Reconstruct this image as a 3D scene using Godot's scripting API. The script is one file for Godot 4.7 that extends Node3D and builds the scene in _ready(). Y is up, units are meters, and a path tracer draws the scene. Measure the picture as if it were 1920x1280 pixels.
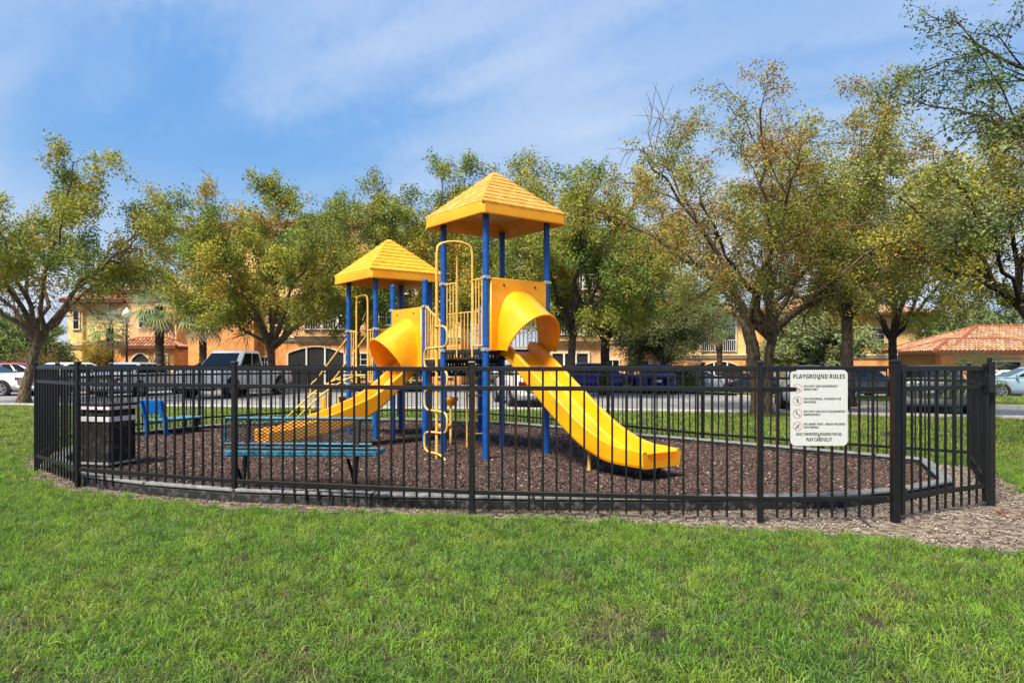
extends Node3D
# A fenced playground on a lawn in front of stucco apartment buildings. Metres; x right, y up, the camera looks along -z.

var M := {}
var taken := {}
var rng := RandomNumberGenerator.new()
var patch := FastNoiseLite.new()
var fine := FastNoiseLite.new()

func _ready():
	rng.seed = 11
	patch.seed = 5; patch.frequency = 0.55; patch.fractal_octaves = 3
	fine.seed = 8; fine.frequency = 3.1; fine.fractal_octaves = 2
	# camera
	var cam := Camera3D.new()
	cam.name = "camera"
	add_child(cam)
	cam.position = Vector3(0, 1.34, 0)
	var near := 0.1
	cam.set_frustum(near * 1280.0 / 1350.0, Vector2(0, near * 43.0 / 1350.0), near, 600.0)
	cam.current = true
	# sky, sun, exposure
	var env := Environment.new()
	env.background_mode = Environment.BG_SKY
	var sky := Sky.new()
	var pano := PanoramaSkyMaterial.new()
	pano.panorama = sky_picture()
	sky.sky_material = pano
	env.sky = sky
	env.background_energy_multiplier = 1.0
	env.ambient_light_source = Environment.AMBIENT_SOURCE_SKY
	env.tonemap_mode = Environment.TONE_MAPPER_LINEAR
	env.tonemap_exposure = 2.55
	env.sdfgi_enabled = true; env.ssao_enabled = true; env.ssil_enabled = true
	var we := WorldEnvironment.new()
	we.name = "world_environment"
	we.environment = env
	add_child(we)
	var sun := DirectionalLight3D.new()
	sun.name = "sun"
	sun.light_color = Color(1.0, 0.95, 0.87)
	sun.light_energy = 1.2
	sun.light_angular_distance = 20.0
	sun.shadow_enabled = true
	add_child(sun)
	sun.look_at_from_position(Vector3(-5.0, 11.0, 7.0), Vector3.ZERO)
	materials()
	build_ground()
	build_buildings()
	build_fence()
	build_play_structure()
	build_park_things()
	build_cars()
	build_trees()
	build_lawn_grass()

func sky_picture() -> ImageTexture:
	var w := 1024
	var h := 512
	var a := FastNoiseLite.new(); a.seed = 3; a.frequency = 1.5; a.fractal_octaves = 3; a.domain_warp_enabled = true; a.domain_warp_amplitude = 0.35; a.domain_warp_frequency = 1.2
	var b := FastNoiseLite.new(); b.seed = 21; b.frequency = 0.55; b.fractal_octaves = 3
	var im := Image.create(w, h, false, Image.FORMAT_RGBF)
	var top := Color(0.034, 0.130, 0.315)
	var mid := Color(0.092, 0.188, 0.335)
	var low := Color(0.275, 0.315, 0.375)
	var cloud := Color(0.300, 0.335, 0.390)
	for y in h:
		var el := (0.5 - (y + 0.5) / h) * PI
		var t := clampf(sin(el), 0.0, 1.0)
		var c0: Color = low.lerp(mid, clampf(t / 0.26, 0, 1)).lerp(top, smoothstep(0.16, 0.52, t))
		for x in w:
			if el < -0.03:
				im.set_pixel(x, y, Color(0.10, 0.11, 0.08))
				continue
			var az := ((x + 0.5) / w - 0.5) * TAU
			var d := Vector3(sin(az) * cos(el), sin(el), -cos(az) * cos(el))
			# thin high cloud, drawn out along one direction of the layer it lies in
			var q := d / (maxf(d.y, 0.0) + 0.22)
			var along := Vector2(q.x * 0.86 + q.z * 0.5, q.z * 0.86 - q.x * 0.5)
			var n := a.get_noise_3d(along.x * 0.25, along.y * 0.8, 0.0) * 0.5 + 0.5
			var m := b.get_noise_3d(q.x * 0.8, q.z * 0.8, 4.0) * 0.5 + 0.5
			var cover := smoothstep(0.31, 0.80, n * 0.55 + m * 0.55) * 0.78
			im.set_pixel(x, y, c0.lerp(cloud, cover))
	return ImageTexture.create_from_image(im)

# ---------------------------------------------------------------- naming

func numbered(called: String, parent: Node) -> String:
	var key := "%d/%s" % [parent.get_instance_id(), called]
	var n: int = taken.get(key, 0)
	taken[key] = n + 1
	return called if n == 0 else "%s_%03d" % [called, n]

func tag(o: Node, label: String, category := "", group := "", kind := "") -> Node:
	if label: o.set_meta("label", label)
	if category: o.set_meta("category", category)
	if group: o.set_meta("group", group)
	if kind: o.set_meta("kind", kind)
	return o

func thing(called: String, label: String, category: String, at := Vector3.ZERO, turn := 0.0, group := "") -> Node3D:
	var o := Node3D.new()
	o.name = numbered(called, self)
	add_child(o, true)
	o.position = at
	o.rotation.y = turn
	tag(o, label, category, group)
	return o

func part(called: String, shape, m: Material, parent: Node, xf := Transform3D.IDENTITY) -> MeshInstance3D:
	var o := MeshInstance3D.new()
	o.name = numbered(called, parent)
	o.mesh = shape.mesh() if shape is MB else shape
	o.material_override = m
	o.transform = xf
	parent.add_child(o, true)
	return o

func setting(called: String, shape, m: Material, label := "") -> MeshInstance3D:
	var o := part(called, shape, m, self)
	o.set_meta("kind", "structure")
	if label: o.set_meta("label", label)
	return o

func scatter(called: String, shape: Mesh, m: Material, parent: Node, places: Array, tints: Array) -> MultiMeshInstance3D:
	var mm := MultiMesh.new()
	mm.transform_format = MultiMesh.TRANSFORM_3D
	mm.use_colors = true
	mm.mesh = shape
	mm.instance_count = places.size()
	for i in places.size():
		mm.set_instance_transform(i, places[i])
		mm.set_instance_color(i, tints[i])
	var o := MultiMeshInstance3D.new()
	o.name = numbered(called, parent)
	o.multimesh = mm
	o.material_override = m
	o.set_meta("kind", "stuff")
	parent.add_child(o, true)
	return o

func W(x: float, d: float, h := 0.0) -> Vector3:
	return Vector3(x, h, -d)

func ground_y(x: float, d: float) -> float:
	return -0.6 * smoothstep(24.0, 46.0, d) * smoothstep(2.0, 16.0, x)

func on(x: float, d: float) -> Vector3:
	return Vector3(x, ground_y(x, d), -d)

# ---------------------------------------------------------------- mesh making

class MB:
	var v := PackedVector3Array()
	var n := PackedVector3Array()

	func tri(a: Vector3, b: Vector3, c: Vector3, na: Vector3, nb: Vector3, nc: Vector3):
		if (b - a).cross(c - a).dot(na + nb + nc) > 0.0:
			v.append_array([a, c, b]); n.append_array([na, nc, nb])
		else:
			v.append_array([a, b, c]); n.append_array([na, nb, nc])

	func flat(pts: Array, out: Vector3):
		for k in range(1, pts.size() - 1):
			tri(pts[0], pts[k], pts[k + 1], out, out, out)

	func quad(a: Vector3, b: Vector3, c: Vector3, d: Vector3):
		# counter-clockwise seen from outside
		var m := (c - a).cross(d - b)
		if m.length_squared() < 1e-16: return
		m = m.normalized()
		tri(a, b, c, m, m, m); tri(a, c, d, m, m, m)

	func box(size: Vector3, xf := Transform3D.IDENTITY, bevel := 0.0):
		var h := size * 0.5
		var e := minf(bevel, minf(h.x, minf(h.y, h.z)) * 0.6)
		for ax in 3:
			for s in [-1.0, 1.0]:
				var u := (ax + 1) % 3
				var w := (ax + 2) % 3
				var p := []
				for k in [[-1, -1], [1, -1], [1, 1], [-1, 1]]:
					var q := Vector3.ZERO
					q[ax] = s * h[ax]; q[u] = k[0] * (h[u] - e); q[w] = k[1] * (h[w] - e)
					p.append(xf * q)
				var o := Vector3.ZERO
				o[ax] = s
				flat(p, (xf.basis * o).normalized())
		if e <= 0.0: return
		for ax in 3:
			var u := (ax + 1) % 3
			var w := (ax + 2) % 3
			for su in [-1.0, 1.0]:
				for sw in [-1.0, 1.0]:
					var p := []
					for k in [[-1, 0], [1, 0], [1, 1], [-1, 1]]:
						var q := Vector3.ZERO
						q[ax] = k[0] * (h[ax] - e)
						q[u] = su * (h[u] - (e if k[1] == 1 else 0.0))
						q[w] = sw * (h[w] - (0.0 if k[1] == 1 else e))
						p.append(xf * q)
					var o := Vector3.ZERO
					o[u] = su; o[w] = sw
					flat(p, (xf.basis * o).normalized())
		for sx in [-1.0, 1.0]:
			for sy in [-1.0, 1.0]:
				for sz in [-1.0, 1.0]:
					var s := Vector3(sx, sy, sz)
					var p := []
					for ax in 3:
						var q := Vector3(sx * (h.x - e), sy * (h.y - e), sz * (h.z - e))
						q[ax] = s[ax] * h[ax]
						p.append(xf * q)
					flat(p, (xf.basis * s).normalized())

	func slab(size: Vector3, at: Vector3, bevel := 0.0, turn := 0.0):
		box(size, Transform3D(Basis(Vector3.UP, turn), at), bevel)

	func beam(a: Vector3, b: Vector3, wide: float, high: float, bevel := 0.0):
		# a bar of rectangular section from a to b
		var z := (b - a)
		var l := z.length()
		z /= l
		var x := Vector3.UP.cross(z)
		x = Vector3.RIGHT if x.length() < 1e-4 else x.normalized()
		box(Vector3(wide, high, l), Transform3D(Basis(x, z.cross(x), z), (a + b) * 0.5), bevel)

	func tube(pts: Array, r, sides := 8, caps := true):
		var count := pts.size()
		var up := Vector3.UP
		var rings := []
		var norms := []
		var side := Vector3.ZERO
		for i in count:
			var t: Vector3 = (pts[mini(i + 1, count - 1)] - pts[maxi(i - 1, 0)]).normalized()
			if side == Vector3.ZERO:
				side = t.cross(Vector3.FORWARD if absf(t.y) > 0.9 else up).normalized()
			else:
				side = (side - t * side.dot(t)).normalized()
			var other := t.cross(side)
			var rr: float = r[i] if r is Array else r
			var ring := []
			var nn := []
			for k in sides:
				var a := TAU * k / sides
				var d := side * cos(a) + other * sin(a)
				ring.append(pts[i] + d * rr); nn.append(d)
			rings.append(ring); norms.append(nn)
		for i in count - 1:
			for k in sides:
				var j := (k + 1) % sides
				tri(rings[i][k], rings[i + 1][k], rings[i + 1][j], norms[i][k], norms[i + 1][k], norms[i + 1][j])
				tri(rings[i][k], rings[i + 1][j], rings[i][j], norms[i][k], norms[i + 1][j], norms[i][j])
		if caps:
			flat(rings[0], (pts[0] - pts[1]).normalized())
			flat(rings[count - 1], (pts[count - 1] - pts[count - 2]).normalized())

	func lathe(profile: Array, sides: int, xf := Transform3D.IDENTITY):
		# profile: Vector2(radius, height), turned round the y axis; each span shaded on its own
		for i in profile.size() - 1:
			var p: Vector2 = profile[i]
			var q: Vector2 = profile[i + 1]
			var e := (q - p)
			if e.length() < 1e-6: continue
			var m := Vector2(e.y, -e.x).normalized()
			for k in sides:
				var a := TAU * k / sides
				var b := TAU * (k + 1) / sides
				var ca := Vector3(cos(a), 0, sin(a))
				var cb := Vector3(cos(b), 0, sin(b))
				var na := (xf.basis * (ca * m.x + Vector3.UP * m.y)).normalized()
				var nb := (xf.basis * (cb * m.x + Vector3.UP * m.y)).normalized()
				var p0 := xf * (ca * p.x + Vector3.UP * p.y)
				var p1 := xf * (cb * p.x + Vector3.UP * p.y)
				var q0 := xf * (ca * q.x + Vector3.UP * q.y)
				var q1 := xf * (cb * q.x + Vector3.UP * q.y)
				if q.x > 1e-5: tri(p0, q0, q1, na, na, nb)
				if p.x > 1e-5: tri(p0, q1, p1, na, nb, nb)

	func ball(at: Vector3, r: Vector3, rows := 8, sides := 12):
		for i in rows:
			for k in sides:
				var p := []
				for c in [[i, k], [i + 1, k], [i + 1, k + 1], [i, k + 1]]:
					var e: float = PI * c[0] / rows - PI / 2
					var a: float = TAU * c[1] / sides
					p.append(Vector3(cos(e) * cos(a), sin(e), cos(e) * sin(a)))
				tri(at + p[0] * r, at + p[1] * r, at + p[2] * r, p[0], p[1], p[2])
				tri(at + p[0] * r, at + p[2] * r, at + p[3] * r, p[0], p[2], p[3])

	func loft(rings: Array, closed := true, around := false, caps := true):
		# rings of equally many points; smooth along the loft, and round it too if AROUND; outwards is away from each ring's middle
		var rows := rings.size()
		var cols: int = rings[0].size()
		var spans := cols if closed else cols - 1
		var mids := []
		for ring in rings:
			var c := Vector3.ZERO
			for p in ring: c += p
			mids.append(c / cols)
		var face := []
		for i in rows - 1:
			var row := []
			for k in spans:
				var j := (k + 1) % cols
				var m: Vector3 = (rings[i + 1][j] - rings[i][k]).cross(rings[i + 1][k] - rings[i][j])
				row.append(m.normalized() if m.length() > 1e-12 else Vector3.ZERO)
			face.append(row)
		# one sign for the whole loft: outward for most of its faces
		var vote := 0.0
		for i in rows - 1:
			for k in spans:
				var j := (k + 1) % cols
				vote += face[i][k].dot((rings[i][k] + rings[i][j]) * 0.5 - mids[i]) * (rings[i][k] - rings[i][j]).length()
		var sgn := 1.0 if vote >= 0.0 else -1.0
		for i in rows - 1:
			for k in spans:
				var j := (k + 1) % cols
				var nn := []
				for c in [[i, k], [i + 1, k], [i + 1, j], [i, j]]:
					var s := Vector3.ZERO
					for fi in [c[0] - 1, c[0]]:
						if fi < 0 or fi >= rows - 1: continue
						if around:
							for fk in [c[1] - 1, c[1]]:
								var kk: int = fk
								if closed: kk = posmod(fk, spans)
								if kk < 0 or kk >= spans: continue
								s += face[fi][kk]
						else:
							s += face[fi][k]
					nn.append((s * sgn).normalized() if s.length() > 1e-9 else face[i][k] * sgn)
				tri(rings[i][k], rings[i + 1][k], rings[i + 1][j], nn[0], nn[1], nn[2])
				tri(rings[i][k], rings[i + 1][j], rings[i][j], nn[0], nn[2], nn[3])
		if caps and closed:
			flat(rings[0], (mids[0] - mids[1]).normalized())
			flat(rings[rows - 1], (mids[rows - 1] - mids[rows - 2]).normalized())

	func prism(outline: PackedVector2Array, thick: float, xf := Transform3D.IDENTITY):
		# outline in the x-y plane, from z = 0 to z = thick
		var ids := Geometry2D.triangulate_polygon(outline)
		var fz := (xf.basis * Vector3.BACK).normalized()
		for s in 2:
			var z := thick * s
			for i in range(0, ids.size(), 3):
				var p := []
				for k in 3:
					var q := outline[ids[i + k]]
					p.append(xf * Vector3(q.x, q.y, z))
				flat(p, fz if s == 1 else -fz)
		var turned := 0.0
		for i in outline.size():
			turned += outline[i].cross(outline[(i + 1) % outline.size()])
		for i in outline.size():
			var a := outline[i]
			var b := outline[(i + 1) % outline.size()]
			var e := (b - a)
			var o := Vector2(e.y, -e.x).normalized() * signf(turned)
			flat([xf * Vector3(a.x, a.y, 0), xf * Vector3(b.x, b.y, 0), xf * Vector3(b.x, b.y, thick), xf * Vector3(a.x, a.y, thick)], (xf.basis * Vector3(o.x, o.y, 0)).normalized())

	func sheet(outline: PackedVector2Array, y: float):
		# outline in (x, depth), laid flat at height y
		var ids := Geometry2D.triangulate_polygon(outline)
		for i in range(0, ids.size(), 3):
			var p := []
			for k in 3:
				var q := outline[ids[i + k]]
				p.append(Vector3(q.x, y, -q.y))
			flat(p, Vector3.UP)

	func mesh() -> ArrayMesh:
		var arr := []
		arr.resize(Mesh.ARRAY_MAX)
		arr[Mesh.ARRAY_VERTEX] = v
		arr[Mesh.ARRAY_NORMAL] = n
		var m := ArrayMesh.new()
		if v.size() > 0: m.add_surface_from_arrays(Mesh.PRIMITIVE_TRIANGLES, arr)
		return m

func curve(keys: Array, steps: int) -> Array:
	# a smooth line through the keys (Catmull-Rom)
	var out := []
	for i in keys.size() - 1:
		var a = keys[maxi(i - 1, 0)]
		var b = keys[i]
		var c = keys[i + 1]
		var d = keys[mini(i + 2, keys.size() - 1)]
		for s in steps:
			var t := float(s) / steps
			out.append(b * 1.0 + (c - a) * (0.5 * t) + (a * 2.0 - b * 5.0 + c * 4.0 - d) * (0.5 * t * t) + (b * 3.0 - a - c * 3.0 + d) * (0.5 * t * t * t))
	out.append(keys[keys.size() - 1])
	return out

# ---------------------------------------------------------------- materials

func lin(r: float, g: float, b: float) -> Color:
	return Color(r, g, b).linear_to_srgb()

func noise_tex(freq: float, colors: Array, offsets: Array, octaves := 4, sz := 256, sd := 1, kind := FastNoiseLite.TYPE_SIMPLEX_SMOOTH) -> NoiseTexture2D:
	var nz := FastNoiseLite.new()
	nz.noise_type = kind
	nz.frequency = freq
	nz.fractal_octaves = octaves
	nz.seed = sd
	var g := Gradient.new()
	g.offsets = PackedFloat32Array(offsets)
	g.colors = PackedColorArray(colors)
	var t := NoiseTexture2D.new()
	t.width = sz; t.height = sz
	t.seamless = true
	t.noise = nz
	t.color_ramp = g
	return t

func bump_tex(freq: float, octaves := 4, sz := 256, sd := 1, kind := FastNoiseLite.TYPE_SIMPLEX_SMOOTH) -> NoiseTexture2D:
	return noise_tex(freq, [Color.BLACK, Color.WHITE], [0.0, 1.0], octaves, sz, sd, kind)

func plain(c: Color, rough := 0.6, metal := 0.0) -> StandardMaterial3D:
	var m := StandardMaterial3D.new()
	m.albedo_color = c
	m.roughness = rough
	m.metallic = metal
	m.cull_mode = BaseMaterial3D.CULL_DISABLED
	return m

func grained(tex: Texture2D, rough: float, scale: Vector3, bump: Texture2D = null, relief := 0.0, world := true) -> StandardMaterial3D:
	var m := plain(Color.WHITE, rough)
	m.albedo_texture = tex
	m.uv1_triplanar = true
	m.uv1_world_triplanar = world
	m.uv1_scale = scale
	if bump:
		m.heightmap_enabled = true
		m.heightmap_texture = bump
		m.heightmap_scale = relief
	return m

func around_tone(c: Color, spread: float) -> Array:
	return [c.darkened(spread), c, c.lightened(spread * 0.7)]

func tinted(rough := 0.8, backlit := 0.0) -> StandardMaterial3D:
	var m := plain(Color.WHITE, rough)
	m.vertex_color_use_as_albedo = true
	if backlit > 0.0:
		m.backlight_enabled = true
		m.backlight = Color(backlit, backlit, backlit)
	return m

func stucco(c: Color) -> StandardMaterial3D:
	return grained(noise_tex(0.02, around_tone(c, 0.10), [0.1, 0.5, 0.9], 5, 256, 4), 0.9, Vector3.ONE * 0.25, M.grit, 0.5)

func materials():
	M.grit = bump_tex(0.12, 3, 256, 9)
	var scuffs := bump_tex(0.03, 5, 256, 31)
	M.yellow = grained(noise_tex(0.012, [Color(0.875, 0.55, 0.02), Color(0.925, 0.61, 0.025), Color(0.93, 0.63, 0.04), Color(0.93, 0.70, 0.22)], [0.15, 0.45, 0.78, 0.98], 5, 256, 2), 0.36, Vector3.ONE * 0.8, M.grit, 0.04, false)
	M.faded = grained(noise_tex(0.02, [Color(0.80, 0.53, 0.17), Color(0.86, 0.60, 0.24), Color(0.90, 0.66, 0.36)], [0.25, 0.5, 0.8], 5, 256, 3), 0.55, Vector3.ONE * 0.9, M.grit, 0.05, false)
	M.roof_yellow = grained(noise_tex(0.02, [Color(0.86, 0.58, 0.07), Color(0.90, 0.64, 0.11), Color(0.93, 0.69, 0.18)], [0.25, 0.5, 0.8], 5, 256, 13), 0.5, Vector3.ONE * 0.9, M.grit, 0.05, false)
	M.blue = grained(noise_tex(0.02, [Color(0.0, 0.255, 0.53), Color(0.0, 0.285, 0.58), Color(0.03, 0.33, 0.62)], [0.2, 0.5, 0.95], 4, 256, 5), 0.38, Vector3.ONE * 1.2, null, 0.0, false)
	M.cream = grained(noise_tex(0.03, [Color(0.76, 0.57, 0.22), Color(0.83, 0.66, 0.30), Color(0.86, 0.72, 0.42)], [0.2, 0.5, 0.85], 4, 256, 6), 0.5, Vector3.ONE * 2.0, null, 0.0, false)
	M.clamp = plain(Color(0.60, 0.62, 0.63), 0.45, 0.3)
	M.black_deck = grained(noise_tex(0.05, around_tone(Color(0.07, 0.07, 0.075), 0.3), [0.2, 0.5, 0.8]), 0.6, Vector3.ONE, M.grit, 0.1)
	M.fence = grained(noise_tex(0.03, [Color(0.030, 0.033, 0.042), Color(0.040, 0.044, 0.056), Color(0.085, 0.09, 0.10)], [0.25, 0.55, 0.98], 5, 256, 7), 0.42, Vector3.ONE * 1.5, scuffs, 0.03)
	M.teal = grained(noise_tex(0.03, around_tone(Color(0.05, 0.36, 0.47), 0.25), [0.2, 0.5, 0.8], 4, 256, 12), 0.5, Vector3.ONE * 2.0)
	M.mesh_black = plain(Color(0.10, 0.115, 0.12), 0.5)
	M.light_blue = grained(noise_tex(0.03, around_tone(Color(0.25, 0.50, 0.62), 0.2), [0.2, 0.5, 0.8], 4, 256, 14), 0.55, Vector3.ONE * 2.0)
	M.bin_black = grained(noise_tex(0.03, around_tone(Color(0.02, 0.02, 0.023), 0.35), [0.2, 0.5, 0.8]), 0.85, Vector3.ONE)
	M.bag = plain(Color(0.78, 0.78, 0.80), 0.4)
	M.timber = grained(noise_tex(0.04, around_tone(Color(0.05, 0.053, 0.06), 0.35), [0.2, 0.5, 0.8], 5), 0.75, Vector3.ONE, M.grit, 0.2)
	M.timber_grey = grained(noise_tex(0.03, [Color(0.33, 0.34, 0.35), Color(0.41, 0.42, 0.43), Color(0.50, 0.50, 0.50)], [0.2, 0.5, 0.8], 5), 0.8, Vector3.ONE, M.grit, 0.2)
	M.soil = grained(noise_tex(0.035, [Color(0.13, 0.10, 0.07), Color(0.20, 0.17, 0.10), Color(0.22, 0.23, 0.09)], [0.25, 0.5, 0.8], 5, 512, 3), 1.0, Vector3.ONE * 0.45, bump_tex(0.06, 4, 256, 4), 2.0)
	M.dirt = grained(noise_tex(0.03, [Color(0.27, 0.225, 0.185), Color(0.41, 0.365, 0.315), Color(0.52, 0.475, 0.425)], [0.25, 0.5, 0.8], 6, 512, 6), 1.0, Vector3.ONE * 0.5, bump_tex(0.08, 4, 256, 5), 2.0)
	M.mulch_bed = grained(noise_tex(0.09, [Color(0.07, 0.05, 0.045), Color(0.17, 0.115, 0.105), Color(0.30, 0.22, 0.20)], [0.3, 0.5, 0.8], 3, 512, 8, FastNoiseLite.TYPE_CELLULAR), 1.0, Vector3.ONE * 0.8, bump_tex(0.1, 3, 256, 6, FastNoiseLite.TYPE_CELLULAR), 3.0)
	M.chip = tinted(0.95)
	M.blade = tinted(0.85, 0.95)
	M.leaf = tinted(0.85, 0.8)
	M.asphalt = grained(noise_tex(0.03, [Color(0.42, 0.42, 0.43), Color(0.50, 0.50, 0.51), Color(0.56, 0.56, 0.56)], [0.25, 0.5, 0.8], 6, 512, 15), 0.95, Vector3.ONE * 0.12, M.grit, 0.3)
	M.concrete = grained(noise_tex(0.03, [Color(0.56, 0.55, 0.52), Color(0.66, 0.65, 0.62), Color(0.72, 0.71, 0.68)], [0.25, 0.5, 0.8], 6, 512, 16), 0.9, Vector3.ONE * 0.3, M.grit, 0.3)
	M.bark = grained(noise_tex(0.03, [Color(0.25, 0.20, 0.15), Color(0.40, 0.335, 0.26), Color(0.53, 0.465, 0.375)], [0.25, 0.5, 0.8], 5, 256, 17), 0.95, Vector3(1.6, 0.5, 1.6), bump_tex(0.06, 4, 256, 7), 2.5, false)
	M.dark_bark = grained(noise_tex(0.03, [Color(0.12, 0.10, 0.08), Color(0.21, 0.175, 0.14), Color(0.32, 0.275, 0.225)], [0.25, 0.5, 0.8], 5, 256, 18), 0.95, Vector3(1.6, 0.5, 1.6), bump_tex(0.06, 4, 256, 8), 2.5, false)
	M.orange = stucco(Color(0.84, 0.57, 0.33))
	M.peach = stucco(Color(0.85, 0.65, 0.46))
	M.buff = stucco(Color(0.87, 0.73, 0.47))
	M.trim = stucco(Color(0.80, 0.74, 0.63))
	M.brown_trim = plain(Color(0.27, 0.17, 0.11), 0.7)
	M.tile = tinted(0.85)
	M.tile_bed = plain(Color(0.50, 0.27, 0.17), 0.9)
	M.dark = plain(Color(0.06, 0.055, 0.055), 0.7)
	M.pane = plain(Color(0.05, 0.06, 0.07), 0.12)
	M.white_paint = plain(Color(0.82, 0.82, 0.80), 0.5)
	M.lamp_glass = plain(Color(0.85, 0.85, 0.80), 0.3)
	M.tyre = plain(Color(0.03, 0.03, 0.03), 0.8)
	M.rim = plain(Color(0.55, 0.56, 0.58), 0.35, 0.7)
	M.head_lamp = plain(Color(0.75, 0.77, 0.80), 0.12)
	M.tail_lamp = plain(Color(0.45, 0.02, 0.02), 0.2)
	M.car_glass = plain(Color(0.045, 0.06, 0.07), 0.06)
	M.sign_white = grained(noise_tex(0.05, [Color(0.70, 0.715, 0.71), Color(0.72, 0.735, 0.73), Color(0.74, 0.755, 0.75)], [0.2, 0.5, 0.8]), 0.45, Vector3.ONE * 3.0)
	M.ink = plain(Color(0.045, 0.045, 0.05), 0.6)
	M.blue_bright = grained(noise_tex(0.03, around_tone(Color(0.0, 0.36, 0.70), 0.15), [0.2, 0.5, 0.8], 4, 256, 33), 0.45, Vector3.ONE * 2.0)
	M.stake = plain(Color(0.30, 0.31, 0.33), 0.5, 0.4)
	M.litter = plain(Color(0.42, 0.24, 0.16), 0.9)
	M.red_ink = plain(Color(0.62, 0.36, 0.36), 0.6)

func paint(c: Color) -> StandardMaterial3D:
	var m := plain(c, 0.3)
	m.clearcoat_enabled = true
	m.clearcoat = 0.8
	m.clearcoat_roughness = 0.08
	return m

# ---------------------------------------------------------------- the ground

func curb_line() -> PackedVector2Array:
	return PackedVector2Array([Vector2(4.58, 7.56), Vector2(3.81, 7.04), Vector2(2.95, 6.70), Vector2(1.6, 6.58), Vector2(0.2, 6.62), Vector2(-1.3, 6.76), Vector2(-2.68, 7.02), Vector2(-3.75, 7.42), Vector2(-4.73, 7.96), Vector2(-5.85, 9.3), Vector2(-6.6, 10.96), Vector2(-6.84, 12.86), Vector2(-6.0, 14.45), Vector2(-4.6, 15.6), Vector2(-2.4, 16.05), Vector2(-0.3, 15.3), Vector2(0.9, 14.1), Vector2(2.06, 12.66), Vector2(3.0, 11.75), Vector2(4.92, 9.7), Vector2(5.3, 9.25)])

func dirt_line() -> PackedVector2Array:
	return PackedVector2Array([Vector2(-6.95, 10.2), Vector2(-5.6, 8.35), Vector2(-4.9, 7.75), Vector2(-4.12, 7.3), Vector2(-2.6, 6.62), Vector2(-1.75, 6.5), Vector2(-0.38, 6.26), Vector2(1.1, 6.0), Vector2(1.86, 5.80), Vector2(2.43, 5.62), Vector2(2.97, 5.40), Vector2(3.15, 5.2), Vector2(3.56, 5.0), Vector2(4.3, 5.02), Vector2(4.9, 5.6), Vector2(5.15, 6.3), Vector2(5.1, 6.9), Vector2(5.45, 7.7), Vector2(5.85, 8.74), Vector2(5.9, 9.5), Vector2(5.3, 9.75), Vector2(3.15, 12.1), Vector2(2.15, 13.0), Vector2(0.95, 14.5), Vector2(-0.1, 15.7), Vector2(-2.4, 16.4), Vector2(-4.8, 15.95), Vector2(-6.3, 14.7), Vector2(-7.15, 12.9)])

func lot_near(x: float) -> float:
	var c := [Vector2(-150, 31), Vector2(-40, 25.2), Vector2(-16.4, 23.3), Vector2(-5, 21.6), Vector2(3, 20.5), Vector2(9.2, 18.7), Vector2(13, 17.3), Vector2(24, 14.5), Vector2(150, -8)]
	for i in c.size() - 1:
		if x <= c[i + 1].x:
			return lerpf(c[i].y, c[i + 1].y, (x - c[i].x) / (c[i + 1].x - c[i].x))
	return -8.0

func bank_near(x: float) -> float:
	return lerpf(24.6, 21.7, (x - 9.3) / 5.0)

func ribbon(x0: float, x1: float, near: Array, far: Array, lift: float, cols: int, rows: int) -> MB:
	# a strip draped on the terrain between two lines of depth
	var b := MB.new()
	for i in cols:
		for j in rows:
			var p := []
			for k in [[0, 0], [1, 0], [1, 1], [0, 1]]:
				var t: float = float(i + k[0]) / cols
				var x := lerpf(x0, x1, t)
				var d := lerpf(lerpf(near[i + k[0]], far[i + k[0]], 0.0), far[i + k[0]], float(j + k[1]) / rows)
				p.append(on(x, d) + Vector3.UP * lift)
			b.quad(p[0], p[1], p[2], p[3])
	return b

func line_of(x0: float, x1: float, cols: int, which: int) -> Array:
	var out := []
	for i in cols + 1:
		var x := lerpf(x0, x1, float(i) / cols)
		if which == 0: out.append(lot_near(x))
		elif which == 1: out.append(46.0)
		elif which == 2: out.append(bank_near(x))
		elif which == 3: out.append(lerpf(29.5, 26.0, (x - x0) / (x1 - x0)))
		elif which == 4: out.append(lot_near(x) - 0.22)
		elif which == 5: out.append(36.5)
		else: out.append(43.5)
	return out

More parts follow.
